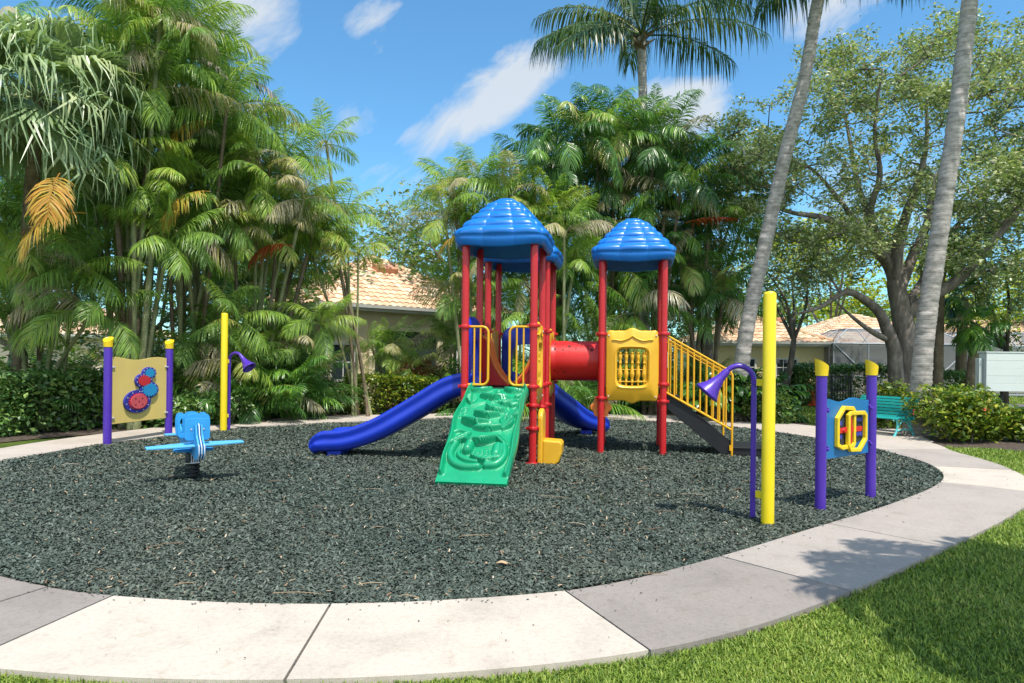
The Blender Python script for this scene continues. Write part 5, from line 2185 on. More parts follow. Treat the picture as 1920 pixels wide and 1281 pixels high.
def crown_mesh(name, seed, n=9, L=2.2, spread=(8, 95), bend=(35, 75), tint=(.25, .5), yellow=.12, **kw):
    g = np.random.default_rng(seed)
    nb = NB()
    for i in range(n):
        f = (i + .5) / n
        phi0 = math.radians(spread[0] + (spread[1] - spread[0]) * f ** 1.15 + g.normal(0, 6))
        phi1 = phi0 + math.radians(g.uniform(*bend))
        phi1 = min(phi1, math.radians(172))
        tn = g.uniform(*tint)
        if g.random() < yellow * (0.4 + 1.6 * f):
            tn = g.uniform(.66, .80) if g.random() < .45 else g.uniform(.90, 1.05)
        if i == 0:
            tn = min(.62, tn + .12)
        frond(nb, g, L * g.uniform(.82, 1.1) * (.85 + .2 * math.sin(math.pi * f)), phi0, phi1, i * 2.39996 + g.normal(0, .25), (0, 0, 0.05 * (1 - f)), tint=tn,
              side_curve=g.normal(0, .25), roll=g.normal(0, .35), **kw)
    return nb.mesh(name)


CROWNS = {
    'areca': [crown_mesh('crown', 100 + k, 12, 1.85, (4, 98), (38, 85), (.24, .62), .15, nl=62, ll=.54, lw=.0165, lift=.58, droop=.42) for k in range(8)],
    'yellow': [crown_mesh('crown', 200 + k, 11, 1.8, (5, 92), (42, 85), (.40, .70), .16, nl=60, ll=.54, lw=.0160, lift=.64, droop=.32) for k in range(7)],
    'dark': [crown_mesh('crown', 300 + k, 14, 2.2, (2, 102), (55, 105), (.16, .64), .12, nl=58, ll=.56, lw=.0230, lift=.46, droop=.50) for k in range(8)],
    'low': [crown_mesh('crown', 400 + k, 9, 1.75, (6, 74), (40, 75), (.22, .60), .12, nl=44, ll=.46, lw=.020, lift=.45, droop=.35) for k in range(5)],
    'sparse': [crown_mesh('crown', 500 + k, 8, 1.35, (4, 85), (60, 95), (.48, .72), .15, nl=42, ll=.46, lw=.016, lift=.55, droop=.25) for k in range(4)],
}
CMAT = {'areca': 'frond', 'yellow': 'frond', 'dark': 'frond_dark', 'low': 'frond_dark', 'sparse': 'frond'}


def trunk_obj(parent, base, top, r0, r1, mat, bow=.06, shaft=True, seed=0):
    """a ringed stem in the parent's local space"""
    b = MB()
    base = Vector(base); top = Vector(top)
    dv = top - base
    side = Vector((dv.x, dv.y, 0))
    n = 12
    pts, rad = [], []
    for i in range(n + 1):
        t = i / n
        p = base.lerp(top, t) - side * bow * math.sin(math.pi * t) * 1.6
        p.z = base.z + dv.z * t
        pts.append(p)
        rad.append(r0 + (r1 - r0) * t + r0 * .45 * max(0, 1 - t * 14))
    b.tube(pts, rad, 10)
    o = b.build('trunk', mat, parent)
    return o, (pts[-1] - pts[-2]).normalized()


def palm_clump(name, label, cat, base, stems, kind, scale=(.85, 1.15), stem_mat='arecastem', r=.055, group=None, extra_low=0, seed=0, low_kind='low'):
    """several stems from one foot; stems: world points of the crown bases"""
    g = random.Random(seed * 31 + 5)
    e = empty(name, base, 0, label, cat, group)
    for k, top in enumerate(stems):
        tl = Vector(top) - Vector(base)
        off = Vector((g.uniform(-.35, .35) + .10 * tl.x, g.uniform(-.35, .35), -.05))
        rr = r * g.uniform(.8, 1.2)
        tr, d = trunk_obj(e, off, tl, rr, rr * .8, M[stem_mat] if g.random() < .65 else M['brownstem'], g.uniform(-.05, .12))
        me = g.choice(CROWNS[kind])
        c = link_mesh('crown', me, M[CMAT[kind]], e)
        c.location = tl
        q = Vector((0, 0, 1)).rotation_difference(d.lerp(Vector((0, 0, 1)), .35).normalized())
        c.rotation_mode = 'QUATERNION'
        from mathutils import Quaternion
        c.rotation_quaternion = q @ Quaternion((0, 0, 1), g.uniform(0, 6.28))
        s = g.uniform(*scale)
        c.scale = (s, s, s)
    for k in range(extra_low):
        a, d = g.uniform(0, 6.28), g.uniform(.2, 1.3)
        c = link_mesh('crown', g.choice(CROWNS[low_kind]), M[CMAT[low_kind]], e)
        c.location = (math.cos(a) * d, math.sin(a) * d, g.uniform(.0, .9))
        c.rotation_euler = (g.uniform(-.25, .25), g.uniform(-.25, .25), g.uniform(0, 6.28))
        s = g.uniform(.8, 1.25)
        c.scale = (s, s, s)
    return e


def hanging_frond(parent, name, world, az, L, mat, phi0, phi1, tint=.5, seed=1, **kw):
    nb = NB()
    frond(nb, np.random.default_rng(seed), L, R(phi0), R(phi1), az, (0, 0, 0), tint=tint, **kw)
    o = link_mesh(name, nb.mesh(name), M[mat], parent)
    o.location = Vector(world) - Vector(parent.location)
    return o


def tops(D, pts, jit=.9, seed=0):
    g = random.Random(seed)
    return [P(x, y, D + g.uniform(-jit, jit)) for x, y in pts]


# ------------------------------------------------ left palms
c1 = palm_clump('areca_palm', 'tall clump of ringed pale green palm stems rising right behind the gear panel', 'palm', PX(232, 16.6),
                tops(16.6, [(212, 300), (185, 215), (262, 230), (292, 165), (318, 100), (316, 458), (238, 120), (170, 330), (300, 40), (250, 20), (235, 375), (285, 345), (268, 425)], 1.0, 1), 'areca', (.85, 1.2), r=.066, extra_low=0, seed=1)
c2 = palm_clump('areca_palm', 'tallest palm clump of the left grove, its fronds bordering the open sky', 'palm', PX(345, 18.2),
                tops(18.2, [(385, 230), (380, 130), (345, 50), (425, 205), (450, 265), (365, 320), (425, 345), (300, -20), (470, 350), (330, 190), (360, 90), (345, 440), (400, 405), (310, 290), (440, 300)], 1.2, 2), 'areca', (.9, 1.2), extra_low=4, seed=2)
c3 = palm_clump('areca_palm', 'palm clump with yellowing fronds right of the tallest palms in the left grove', 'palm', PX(470, 19.2),
                tops(19.2, [(505, 315), (535, 300), (480, 410), (545, 400), (505, 460), (570, 375), (440, 440), (585, 440)], 1.0, 3), 'yellow', (.85, 1.1), extra_low=6, seed=3)
c4 = palm_clump('areca_palm', 'dark low palm clump with an orange dying frond, under the fan palm', 'palm', PX(60, 16.4),
                tops(16.2, [(60, 500), (120, 560), (20, 590), (150, 500), (10, 430), (175, 590), (95, 440), (45, 610)], .5, 4), 'areca', (.85, 1.1), extra_low=5, seed=4)
c5 = palm_clump('areca_palm', 'brown palm stems slanting right between the left yellow post and the beige house', 'palm', PX(490, 20.5),
                tops(20.5, [(545, 510), (592, 445), (560, 470), (520, 540)], .6, 5), 'yellow', (.7, .95), 'brownstem', .06, extra_low=2, seed=5)
c6 = palm_clump('areca_palm', 'slim bare palm stems with small feathery crowns in front of the beige house', 'palm', PX(690, 20.6),
                tops(20.6, [(612, 272), (650, 405), (600, 400), (632, 470), (575, 450), (672, 478)], .4, 6), 'sparse', (.95, 1.2), 'arecastem', .046, extra_low=0, seed=6)
c7 = palm_clump('areca_palm', 'short bushy palm with arching fronds before the dark porch of the beige house', 'palm', PX(740, 23.0),
                tops(23.0, [(735, 655), (765, 690), (700, 660)], .4, 7), 'yellow', (.7, .9), extra_low=1, seed=7, low_kind='yellow')
c8 = palm_clump('areca_palm', 'young dark palm thicket between the gear panel and the left yellow post', 'palm', PX(400, 18.4),
                tops(18.4, [(370, 640), (400, 620), (440, 600), (385, 690), (450, 680)], .6, 8), 'areca', (.7, .9), extra_low=6, seed=8)
c9 = palm_clump('areca_palm', 'young palm thicket right of the left talk tube with long upright yellow stalks', 'palm', PX(530, 19.6),
                tops(19.6, [(500, 640), (560, 640), (600, 610), (530, 700)], .6, 9), 'areca', (.7, .9), extra_low=7, seed=9)
# deeper rows of the grove
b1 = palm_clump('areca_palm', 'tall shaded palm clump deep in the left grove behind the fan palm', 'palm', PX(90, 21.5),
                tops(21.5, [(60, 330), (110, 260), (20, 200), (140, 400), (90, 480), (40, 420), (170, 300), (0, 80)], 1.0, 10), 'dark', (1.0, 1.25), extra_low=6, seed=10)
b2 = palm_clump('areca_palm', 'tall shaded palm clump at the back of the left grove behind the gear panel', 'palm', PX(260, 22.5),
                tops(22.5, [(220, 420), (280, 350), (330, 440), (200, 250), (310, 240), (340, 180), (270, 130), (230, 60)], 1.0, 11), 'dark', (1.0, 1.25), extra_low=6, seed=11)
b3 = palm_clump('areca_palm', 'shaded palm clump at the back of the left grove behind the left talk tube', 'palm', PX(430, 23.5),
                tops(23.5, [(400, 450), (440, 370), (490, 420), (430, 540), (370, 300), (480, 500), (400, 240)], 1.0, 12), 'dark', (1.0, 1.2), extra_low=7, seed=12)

hanging_frond(c4, 'dead_frond', P(112, 325, 13.4), -1.3, 1.15, 'deadfrond', 128, 175, .5, 3, nl=40, ll=.50, lw=.036, lift=-.1, droop=.5, aend=35)['label'] = 'orange dying frond hanging under the fan palm'
hanging_frond(c3, 'dead_frond', P(548, 462, 18.2), math.pi + .2, 1.35, 'rust', 75, 165, .4, 4, nl=44, ll=.34, lw=.024, lift=.1, droop=.9, aend=30)['label'] = 'rust red dry flower stalk hanging to the left'
for k, (x, y, D) in enumerate(((320, 130, 17.5), (250, 300, 16), (400, 230, 17.5), (345, 110, 17.5), (420, 420, 18.2), (160, 400, 14.5), (440, 150, 18), (225, 160, 16.5), (395, 360, 17))):
    hanging_frond((c1, c2)[k % 2], 'dead_frond', P(x, y, D), k * 2.1, 1.7, ('greyfrond', 'greyfrond', 'deadfrond')[k % 3], 85 + 5 * (k % 3), 172, .35 + .06 * (k % 4), 20 + k, nl=34, ll=.42, lw=.03, lift=-.1, droop=.8)

# ------------------------------------------------ fan palm
def fan_palm():
    base = PX(28, 16.8)
    e = empty('fan_palm', base, 0, 'big grey green fan palm with drooping ribbon leaf tips, in the top left corner', 'palm')
    top = P(72, 185, 14.6) - base
    trunk_obj(e, (0, 0, -.1), top, .17, .14, M['brownstem'], .02)
    g = np.random.default_rng(77)
    for i in range(42):
        f = (i + .5) / 42
        phi = R(10 + 120 * f ** .9) + g.normal(0, .08)
        az = i * 2.39996 + g.normal(0, .15)
        nb = NB()
        Lp = g.uniform(1.0, 1.5)
        n = 8
        t = np.linspace(0, 1, n)
        ph = phi + .35 * t
        d = np.stack([np.sin(ph) * math.cos(az), np.sin(ph) * math.sin(az), np.cos(ph)], 1)
        p = np.concatenate([[np.zeros(3)], np.cumsum(d[:-1] * (Lp / (n - 1)), 0)])
        tn = float(np.clip(g.normal(.42, .16) + .25 * max(0, f - .75), .05, .95))
        tube_np(nb, p, np.linspace(.022, .012, n), 3, tn + .15)
        o = p[-1]
        e1 = d[-1] / np.linalg.norm(d[-1])
        e2 = np.array([-math.sin(az), math.cos(az), 0.0])
        e3 = np.cross(e1, e2)
        if e3[2] < 0: e3 = -e3
        ns = 46
        th = np.radians(np.linspace(-128, 128, ns)) + g.normal(0, .02, ns)
        dirn = np.cos(th)[:, None] * e1 + np.sin(th)[:, None] * e2 + e3 * (.25 * np.abs(np.sin(th)))[:, None]
        dirn /= np.linalg.norm(dirn, axis=1)[:, None]
        wv = np.cross(dirn, e3 + g.normal(0, .12, (ns, 3))); wv /= np.linalg.norm(wv, axis=1)[:, None]
        Ls = g.uniform(.78, 1.0) * (.72 + .28 * np.cos(th * .7)) * g.uniform(.92, 1.08, ns)
        z = np.array([0, 0, -1.0])
        pl = e3 * (.02 * np.where(np.arange(ns) % 2, 1, -1))[:, None]
        r0 = o + dirn * .05
        r1 = o + dirn * (Ls * .55)[:, None] + pl + z * (.05 * Ls)[:, None]
        r2 = r1 + dirn * (Ls * .35)[:, None] + z * (.16 * Ls)[:, None]
        hang = g.uniform(.35, .75, ns)
        sw = g.normal(0, .13, (ns, 3)) + g.normal(0, .10, 3)
        r3 = r2 + dirn * (.12 * Ls)[:, None] + z * (hang * .50)[:, None] + sw
        r4 = r3 + dirn * (.02 * Ls)[:, None] + z * (hang * .62)[:, None] + sw * g.uniform(-.6, 1.4, (ns, 1))
        w = [.007, .036, .027, .014, .002]
        L_, R_ = [], []
        for rr_, wd in zip((r0, r1, r2, r3, r4), w):
            L_.append(rr_ - wv * wd); R_.append(rr_ + wv * wd)
        V, Q = quad_strip(L_, R_)
        nb.add(V, Q, tn)
        c = link_mesh('frond', nb.mesh('frond'), M['fan'], e)
        c.location = top
    return e


fan_palm()

# ------------------------------------------------ centre palms
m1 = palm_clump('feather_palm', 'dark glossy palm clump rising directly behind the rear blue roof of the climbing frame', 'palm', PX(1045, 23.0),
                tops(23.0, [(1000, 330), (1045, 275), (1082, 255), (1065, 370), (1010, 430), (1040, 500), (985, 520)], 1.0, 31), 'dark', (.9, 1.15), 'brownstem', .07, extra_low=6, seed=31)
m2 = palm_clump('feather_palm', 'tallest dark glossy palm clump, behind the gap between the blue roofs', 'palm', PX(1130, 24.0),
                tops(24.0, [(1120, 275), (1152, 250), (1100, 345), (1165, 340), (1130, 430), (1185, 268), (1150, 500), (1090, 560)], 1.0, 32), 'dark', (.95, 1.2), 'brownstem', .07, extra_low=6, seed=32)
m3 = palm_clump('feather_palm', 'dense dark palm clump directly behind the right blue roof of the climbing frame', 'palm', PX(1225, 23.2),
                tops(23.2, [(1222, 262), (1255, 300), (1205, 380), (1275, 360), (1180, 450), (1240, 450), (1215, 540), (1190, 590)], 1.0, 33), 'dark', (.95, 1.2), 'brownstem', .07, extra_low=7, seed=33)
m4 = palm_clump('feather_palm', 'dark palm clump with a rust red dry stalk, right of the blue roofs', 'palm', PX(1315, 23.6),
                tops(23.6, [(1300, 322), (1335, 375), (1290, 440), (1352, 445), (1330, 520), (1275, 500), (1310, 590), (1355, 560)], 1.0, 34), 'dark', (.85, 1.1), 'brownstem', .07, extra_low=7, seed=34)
m5 = palm_clump('areca_palm', 'bright yellow green palm clump left of the front blue roof, beside the tiled house roof', 'palm', PX(880, 21.6),
                tops(21.6, [(852, 365), (890, 345), (930, 395), (875, 430), (835, 415), (870, 500), (955, 370), (905, 480), (880, 560)], .8, 35), 'yellow', (.85, 1.15), 'arecastem', .05, extra_low=0, seed=35)
m6 = palm_clump('areca_palm', 'yellow tinged palm crown showing just above the rear blue roof of the climbing frame', 'palm', PX(1050, 20.8),
                tops(20.8, [(1058, 440), (1035, 400), (1075, 500)], .4, 36), 'yellow', (.8, 1.0), 'arecastem', .05, extra_low=3, seed=36)
m7 = palm_clump('areca_palm', 'dark feathery palm thicket behind the curved blue slide and crawl tunnel', 'palm', PX(960, 22.0),
                tops(22.0, [(930, 560), (975, 600), (1075, 640), (1010, 620), (1120, 620)], .6, 37), 'areca', (.85, 1.0), extra_low=8, seed=37)
m8 = palm_clump('areca_palm', 'dense green palm thicket beside the front red post, above the long blue slide', 'palm', PX(858, 22.8),
                tops(22.8, [(855, 575), (846, 640), (866, 650)], .4, 38), 'areca', (.7, .85), extra_low=3, seed=38)
hanging_frond(m4, 'dead_frond', P(1285, 418, 22.0), .1, 1.75, 'rust', 70, 98, .4, 41, nl=44, ll=.40, lw=.03, lift=.1, droop=.4, fall=1.0)['label'] = 'rust red dry stalk'
hanging_frond(m2, 'dead_frond', P(1085, 455, 22.6), math.pi * .6, 1.5, 'deadfrond', 100, 172, .5, 42, nl=30, ll=.5, lw=.05, lift=-.1, droop=.6)
hanging_frond(m5, 'dead_frond', P(905, 445, 20.8), math.pi + .3, 1.7, 'deadfrond', 70, 170, .45, 43, nl=34, ll=.4, lw=.03, lift=-.1, droop=.7)

# ------------------------------------------------ coconut palms
def coconut(label, base_pt, mids, crown_pt, r0, r1, fronds, seed, L=4.6, flare=.5):
    e = empty('coconut_palm', base_pt, 0, label, 'palm')
    g = np.random.default_rng(seed)
    pts = spline([Vector((0, 0, -.1))] + [Vector(m) - Vector(base_pt) for m in mids] + [Vector(crown_pt) - Vector(base_pt)], 12)
    b = MB()
    n = len(pts)
    H = pts[-1].z
    rad = []
    for q in pts:
        t = q.z / H
        rad.append((r0 + (r1 - r0) * min(1, t * 1.15) + r0 * flare * math.exp(-max(0, q.z) / .45)) * (1 + .02 * math.sin(q.z * 5)))
    # many thin rings so the trunk reads as ringed
    fine, fr = [], []
    seg = 0
    total = sum((pts[i + 1] - pts[i]).length for i in range(n - 1))
    rings = int(total / .11)
    cum = [0]
    for i in range(n - 1): cum.append(cum[-1] + (pts[i + 1] - pts[i]).length)
    for k in range(rings + 1):
        s_ = total * k / rings
        for dz, dr in ((0, 1.035), (.03, .985)):
            ss = min(total, s_ + dz)
            i = max(j for j in range(n) if cum[j] <= ss + 1e-9); i = min(i, n - 2)
            t = (ss - cum[i]) / (cum[i + 1] - cum[i])
            fine.append(pts[i].lerp(pts[i + 1], t) + Vector((g.normal(0, .004), g.normal(0, .004), 0)))
            fr.append((rad[i] + (rad[i + 1] - rad[i]) * t) * dr * g.uniform(.985, 1.015))
    b.tube(fine, fr, 16)
    b.build('trunk', M['cocotrunk'], e)
    top = pts[-1]
    # fibre and old leaf bases round the crown
    b = MB()
    for k in range(16):
        a = k * 2.4
        h = g.uniform(-.35, .25)
        d = Vector((math.cos(a), math.sin(a), 0))
        p0 = top + Vector((0, 0, h - .15)) + d * r1 * .6
        b.tube([p0, p0 + d * .18 + Vector((0, 0, .12)), p0 + d * g.uniform(.3, .5) + Vector((0, 0, g.uniform(.05, .5)))], [.09, .06, .012], 5)
    b.build('leaf_base', M['brownstem'], e)
    for k, (az, phi0, phi1, l) in enumerate(fronds):
        nb = NB()
        frond(nb, g, L * l, R(phi0), R(phi1), R(az), (0, 0, 0), nl=70, ll=.85, lw=.05, lift=-.15, droop=1.5, petiole=.16, tint=float(g.uniform(.25, .62)), rr=.05, aend=34, side_curve=g.normal(0, .12), roll=g.normal(0, .15))
        o = link_mesh('frond', nb.mesh('frond'), M['coco'], e)
        o.location = top + Vector((0, 0, .1))
    return e


cb = PX(1206, 27.0)
ct = P(1203, 72, 27.0)
FC = [(180, 62, 140, 1.0), (196, 78, 128, .98), (170, 45, 110, 1.0), (5, 62, 112, 1.15), (-8, 45, 118, 1.0), (20, 75, 120, .95), (90, 50, 120, .9), (-90, 55, 120, .9), (130, 35, 95, .9), (50, 30, 85, .9), (-50, 25, 90, .9), (-130, 40, 110, .9),
      (160, 15, 60, .8), (-20, 10, 50, .8), (215, 88, 135, .95), (70, 8, 45, .7)]
coconut('straight coconut palm with its full crown against the sky, behind the right blue roof', cb, [cb.lerp(ct, .5) + Vector((.1, 0, 0))], ct, .24, .17, FC, 51, 4.7)

c2b = PX(1384, 20.6)
c2t = P(1552, -75, 19.0)
FR = [(a, p, p + q, l) for a, p, q, l in ((170, 65, 68, 1.0), (200, 70, 55, .95), (150, 50, 70, .95), (20, 60, 60, 1), (-20, 55, 70, .95), (60, 45, 60, .9), (100, 60, 60, .9), (-60, 60, 62, .9), (-110, 55, 60, .95), (-150, 40, 60, .95), (130, 25, 60, .85), (0, 20, 60, .85), (240, 15, 50, .8), (185, 92, 45, .9))]
coconut('leaning grey palm trunk curving up right from the roots by the stair rail', c2b, [P(1396, 640, 20.4), P(1432, 470, 20.2), P(1470, 300, 19.8), P(1508, 150, 19.4), P(1530, 20, 19.2)], c2t, .235, .165, FR, 52, 4.0)

c3b = PX(1722, 17.0)
c3t = P(1835, -150, 16.4)
coconut('thick leaning grey palm trunk behind the turquoise bench', c3b, [P(1733, 640, 16.9), P(1762, 430, 16.8), P(1792, 230, 16.7), P(1812, 60, 16.6)], c3t, .235, .175,
        [(a, p, p + q, l) for a, p, q, l in ((20, 60, 60, 1), (60, 45, 60, .9), (100, 55, 60, .9), (-30, 50, 60, .9), (-80, 45, 60, .9), (-130, 40, 60, .8), (150, 15, 40, .8), (200, 12, 40, .8), (10, 20, 50, .8))], 53, 4.0, .75)

# the palm beside the path, outside the frame, whose crown shades the lawn and path
sh = Vector((5.4, 2.25, 0))
coconut('coconut palm on the lawn outside the right edge, shading grass and path', sh, [sh + Vector((.1, .1, 3.0))], sh + Vector((.15, .25, 6.2)), .22, .16,
        [(a, p, p + q, l) for a, p, q, l in ((170, 60, 55, 1), (140, 65, 50, 1), (205, 60, 60, 1), (110, 60, 55, 1), (80, 65, 50, 1), (235, 55, 60, 1), (40, 60, 50, .9), (0, 60, 50, .9), (-40, 55, 60, .9), (160, 30, 60, .9), (60, 30, 60, .9), (-80, 30, 60, .9))], 54, 1.9)

# ------------------------------------------------ broadleaf trees
def leaves_np(nb, g, centres, per, spread, size, flat=.5, aspect=.5):
    """small pointed leaves scattered round twig ends"""
    n = len(centres) * per
    c = np.repeat(np.asarray(centres), per, 0) + g.normal(0, 1, (n, 3)) * np.asarray(spread)
    a = g.normal(0, 1, (n, 3)); a[:, 2] *= flat
    a /= np.linalg.norm(a, axis=1)[:, None]
    nr = g.normal(0, .6, (n, 3)) + np.array([0, 0, 1.0])
    w = np.cross(a, nr); w /= np.linalg.norm(w, axis=1)[:, None] + 1e-9
    L = size * (.5 + 1.05 * g.random(n) ** 1.4)
    a = a * (L / 2)[:, None]; w = w * (L * aspect / 2)[:, None]
    up = np.cross(w, a); up /= np.linalg.norm(up, axis=1)[:, None] + 1e-9
    up = up * (L * .08)[:, None]
    V = np.stack([c - a, c - w * .9 + up - a * .05, c + a, c + w * .9 + up - a * .05], 1).reshape(-1, 3)
    Q = (np.arange(n) * 4)[:, None] + np.arange(4)[None]
    nb.add(V, Q)


def grow(paths, crown_pts, g, tip=.012, expo=2.35, jit=.14, step=.5, rise=.10, sides=7):
    """limbs given as (points, r0, r1); crown points are joined to the nearest limb by bending twigs"""
    pos, par, fix = [], [], []
    for pts, r0, r1 in paths:
        pts = spline(pts, 5)
        prev = -1
        if pos:
            d = np.linalg.norm(np.array(pos) - np.array(pts[0]), axis=1)
            j = int(np.argmin(d)); prev = j
        for i, p in enumerate(pts):
            pos.append(tuple(p)); par.append(prev); prev = len(pos) - 1
            fix.append(r0 + (r1 - r0) * i / (len(pts) - 1))
    arr = np.array(pos)
    cp = np.asarray(crown_pts)
    d = np.array([np.min(np.linalg.norm(arr - c, axis=1)) for c in cp])
    for k in np.argsort(d):
        c = cp[k]
        A = np.array(pos)
        dd = np.linalg.norm(A - c, axis=1) + .35 * np.maximum(0, A[:, 2] - c[2])
        j = int(np.argmin(dd))
        s = A[j]
        L = np.linalg.norm(c - s)
        n = max(1, int(L / step))
        prev = j
        for i in range(1, n + 1):
            t = i / n
            p = s + (c - s) * t
            if i < n:
                p = p + g.normal(0, jit * min(1, L / 2), 3) + np.array([0, 0, rise * math.sin(math.pi * t) * L * .5])
            pos.append(tuple(p)); par.append(prev); fix.append(0.0); prev = len(pos) - 1
    N = len(pos)
    acc = np.zeros(N)
    child = np.zeros(N, bool)
    for i in range(N):
        if par[i] >= 0: child[par[i]] = True
    rad = np.zeros(N)
    for i in range(N - 1, -1, -1):
        r = max(tip, acc[i] ** (1 / expo) if acc[i] > 0 else tip)
        if fix[i] > 0: r = fix[i]
        rad[i] = r
        if par[i] >= 0: acc[par[i]] += (r ** expo)
    nb = NB()
    P_ = np.array(pos)
    a = np.array([p for p in par]); idx = np.arange(N)[a >= 0]; pa = a[a >= 0]
    # one tapered frustum per edge
    A, B = P_[pa], P_[idx]
    rb = rad[idx]; ra = np.minimum(rad[pa], rb * 1.5 + .01)
    d_ = B - A; ln = np.linalg.norm(d_, axis=1); ok = ln > 1e-4
    A, B, ra, rb, d_ = A[ok], B[ok], ra[ok], rb[ok], d_[ok] / ln[ok][:, None]
    B2 = B + d_ * (rb * .35)[:, None]
    ref = np.where(np.abs(d_[:, 2:3]) < .9, np.array([[0, 0, 1.0]]), np.array([[1.0, 0, 0]]))
    nx = np.cross(d_, ref); nx /= np.linalg.norm(nx, axis=1)[:, None]
    ny = np.cross(d_, nx)
    th = np.arange(sides) * 2 * np.pi / sides
    ring = lambda C, r: C[:, None] + (nx[:, None] * np.cos(th)[None, :, None] + ny[:, None] * np.sin(th)[None, :, None]) * r[:, None, None]
    V = np.concatenate([ring(A, ra), ring(B2, rb)], 1).reshape(-1, 3)
    k = np.arange(sides); l = (k + 1) % sides
    q = np.stack([k, l, sides + l, sides + k], 1)
    Q = ((np.arange(len(A)) * 2 * sides)[:, None, None] + q[None]).reshape(-1, 4)
    nb.add(V, Q)
    return nb.mesh('trunk', True), P_[N - 1 - np.arange(0)] if False else nb, P_


def tree(name, label, base, paths, crown_pts, leafmat_, seed, per=26, spread=.34, size=.14, bark='bark', cat='tree', tip=.012, group=None, jit=.14):
    g = np.random.default_rng(seed)
    e = empty(name, base, 0, label, cat, group)
    bs = Vector(base)
    lp = [([Vector(p) - bs for p in pts], a, b) for pts, a, b in paths]
    cp = np.asarray([tuple(Vector(p) - bs) for p in crown_pts])
    me, nb, _ = grow(lp, cp, g, tip, jit=jit)
    link_mesh('trunk', me, M[bark], e)
    nb = NB()
    leaves_np(nb, g, cp, per, (spread, spread, spread * .7), size)
    link_mesh('crown', nb.mesh('crown'), M[leafmat_], e)
    return e


def crown_from_px(poly_px, D, depth, n, seed, sub=5, spread=.55):
    """points filling a photo outline, thick in depth, in clumps"""
    g = np.random.default_rng(seed)
    xs = np.array([p[0] for p in poly_px]); ys = np.array([p[1] for p in poly_px])
    out = []
    cx, cy = xs.mean(), ys.mean()
    while len(out) < n:
        x = g.uniform(xs.min(), xs.max()); y = g.uniform(ys.min(), ys.max())
        if not in_poly(np.array([x]), np.array([y]), poly_px)[0]: continue
        ex = (x - cx) / (xs.max() - xs.min()) * 2; ey = (y - cy) / (ys.max() - ys.min()) * 2
        dd = depth * math.sqrt(max(.08, 1 - min(1, ex * ex * .8 + ey * ey * .8)))
        c = P(x, y, D + g.uniform(-dd, dd))
        k = int(g.integers(max(2, sub - 2), sub + 3))
        for _ in range(k):
            out.append(c + Vector((g.normal(0, spread), g.normal(0, spread), g.normal(0, spread * .6))))
    return out


# the big spreading tree on the right
TB = PX(1690, 24.5)
TD = 24.5
q = lambda x, y, dz=0.0: P(x, y, TD + dz)
limbs = [
    ([PX(1706, TD) + Vector((0, 0, -.2)), q(1703, 690), q(1699, 640), q(1690, 580), q(1682, 545), q(1679, 530)], .46, .27),
    ([PX(1680, TD) + Vector((0, -.3, -.2)), q(1680, 700, -.3), q(1676, 655, -.4), q(1662, 615, -.6), q(1648, 585, -.8), q(1618, 560, -1), q(1585, 548, -1.4), q(1540, 575, -1.7), q(1490, 590, -2)], .30, .035),
    ([q(1680, 535), q(1668, 500), q(1642, 468, -.5), q(1600, 430, -1.0), q(1540, 408, -1.5), q(1490, 400, -2.0), q(1440, 385, -2.2)], .25, .035),
    ([q(1682, 545), q(1668, 495, .4), q(1640, 430, 1.0), q(1610, 350, 1.6), q(1592, 255, 1.8), q(1575, 170, 1.9)], .22, .03),
    ([q(1680, 535), q(1684, 460, -.3), q(1700, 400, -.8), q(1722, 340, -1.4), q(1738, 260, -1.8), q(1735, 160, -2)], .24, .03),
    ([q(1684, 550), q(1712, 480, .5), q(1738, 420, .8), q(1752, 350, 1), q(1790, 260, 1.6), q(1830, 150, 2.2)], .22, .03),
    ([q(1694, 600), q(1735, 562, -.4), q(1790, 530, -.8), q(1840, 480, -1.2), q(1880, 430, -1.6), q(1920, 385, -2), q(1960, 340, -2.3)], .25, .05),
    ([q(1690, 585), q(1728, 530, .8), q(1770, 450, 1.6), q(1830, 390, 2.3), q(1900, 330, 2.8)], .18, .03),
    ([q(1655, 485), q(1632, 400, -1.4), q(1650, 330, -2), q(1640, 240, -2.5), q(1655, 130, -2.6)], .16, .025),
    ([q(1642, 468, -.5), q(1570, 370, .2), q(1510, 310, .6), q(1440, 300, .8)], .11, .025),
    ([q(1672, 640, -.4), q(1640, 625, -.8), q(1605, 600, -1.2), q(1572, 570, -1.5)], .13, .03),
    ([q(1600, 430, -1.0), q(1560, 440, -1.8), q(1510, 455, -2.4), q(1460, 440, -2.8)], .10, .025),
]
crown_out = [(1350, 330), (1352, 170), (1395, 175), (1420, 250), (1470, 190), (1500, 110), (1560, 90), (1610, 70), (1680, 80), (1730, 40), (1800, 30), (1870, 60), (1930, 20), (2060, 60), (2080, 300), (2060, 480), (1960, 560), (1880, 590), (1800, 500), (1700, 470),
             (1620, 480), (1560, 540), (1500, 520), (1440, 540), (1400, 420)]
cp = crown_from_px(crown_out, TD, 4.2, 1650, 61, 5, .38)
tree('spreading_tree', 'big spreading tree with thick grey forked trunk and airy crown behind the bench', TB, limbs, cp, 'oakleaf', 62, 56, .20, .145, 'bark')


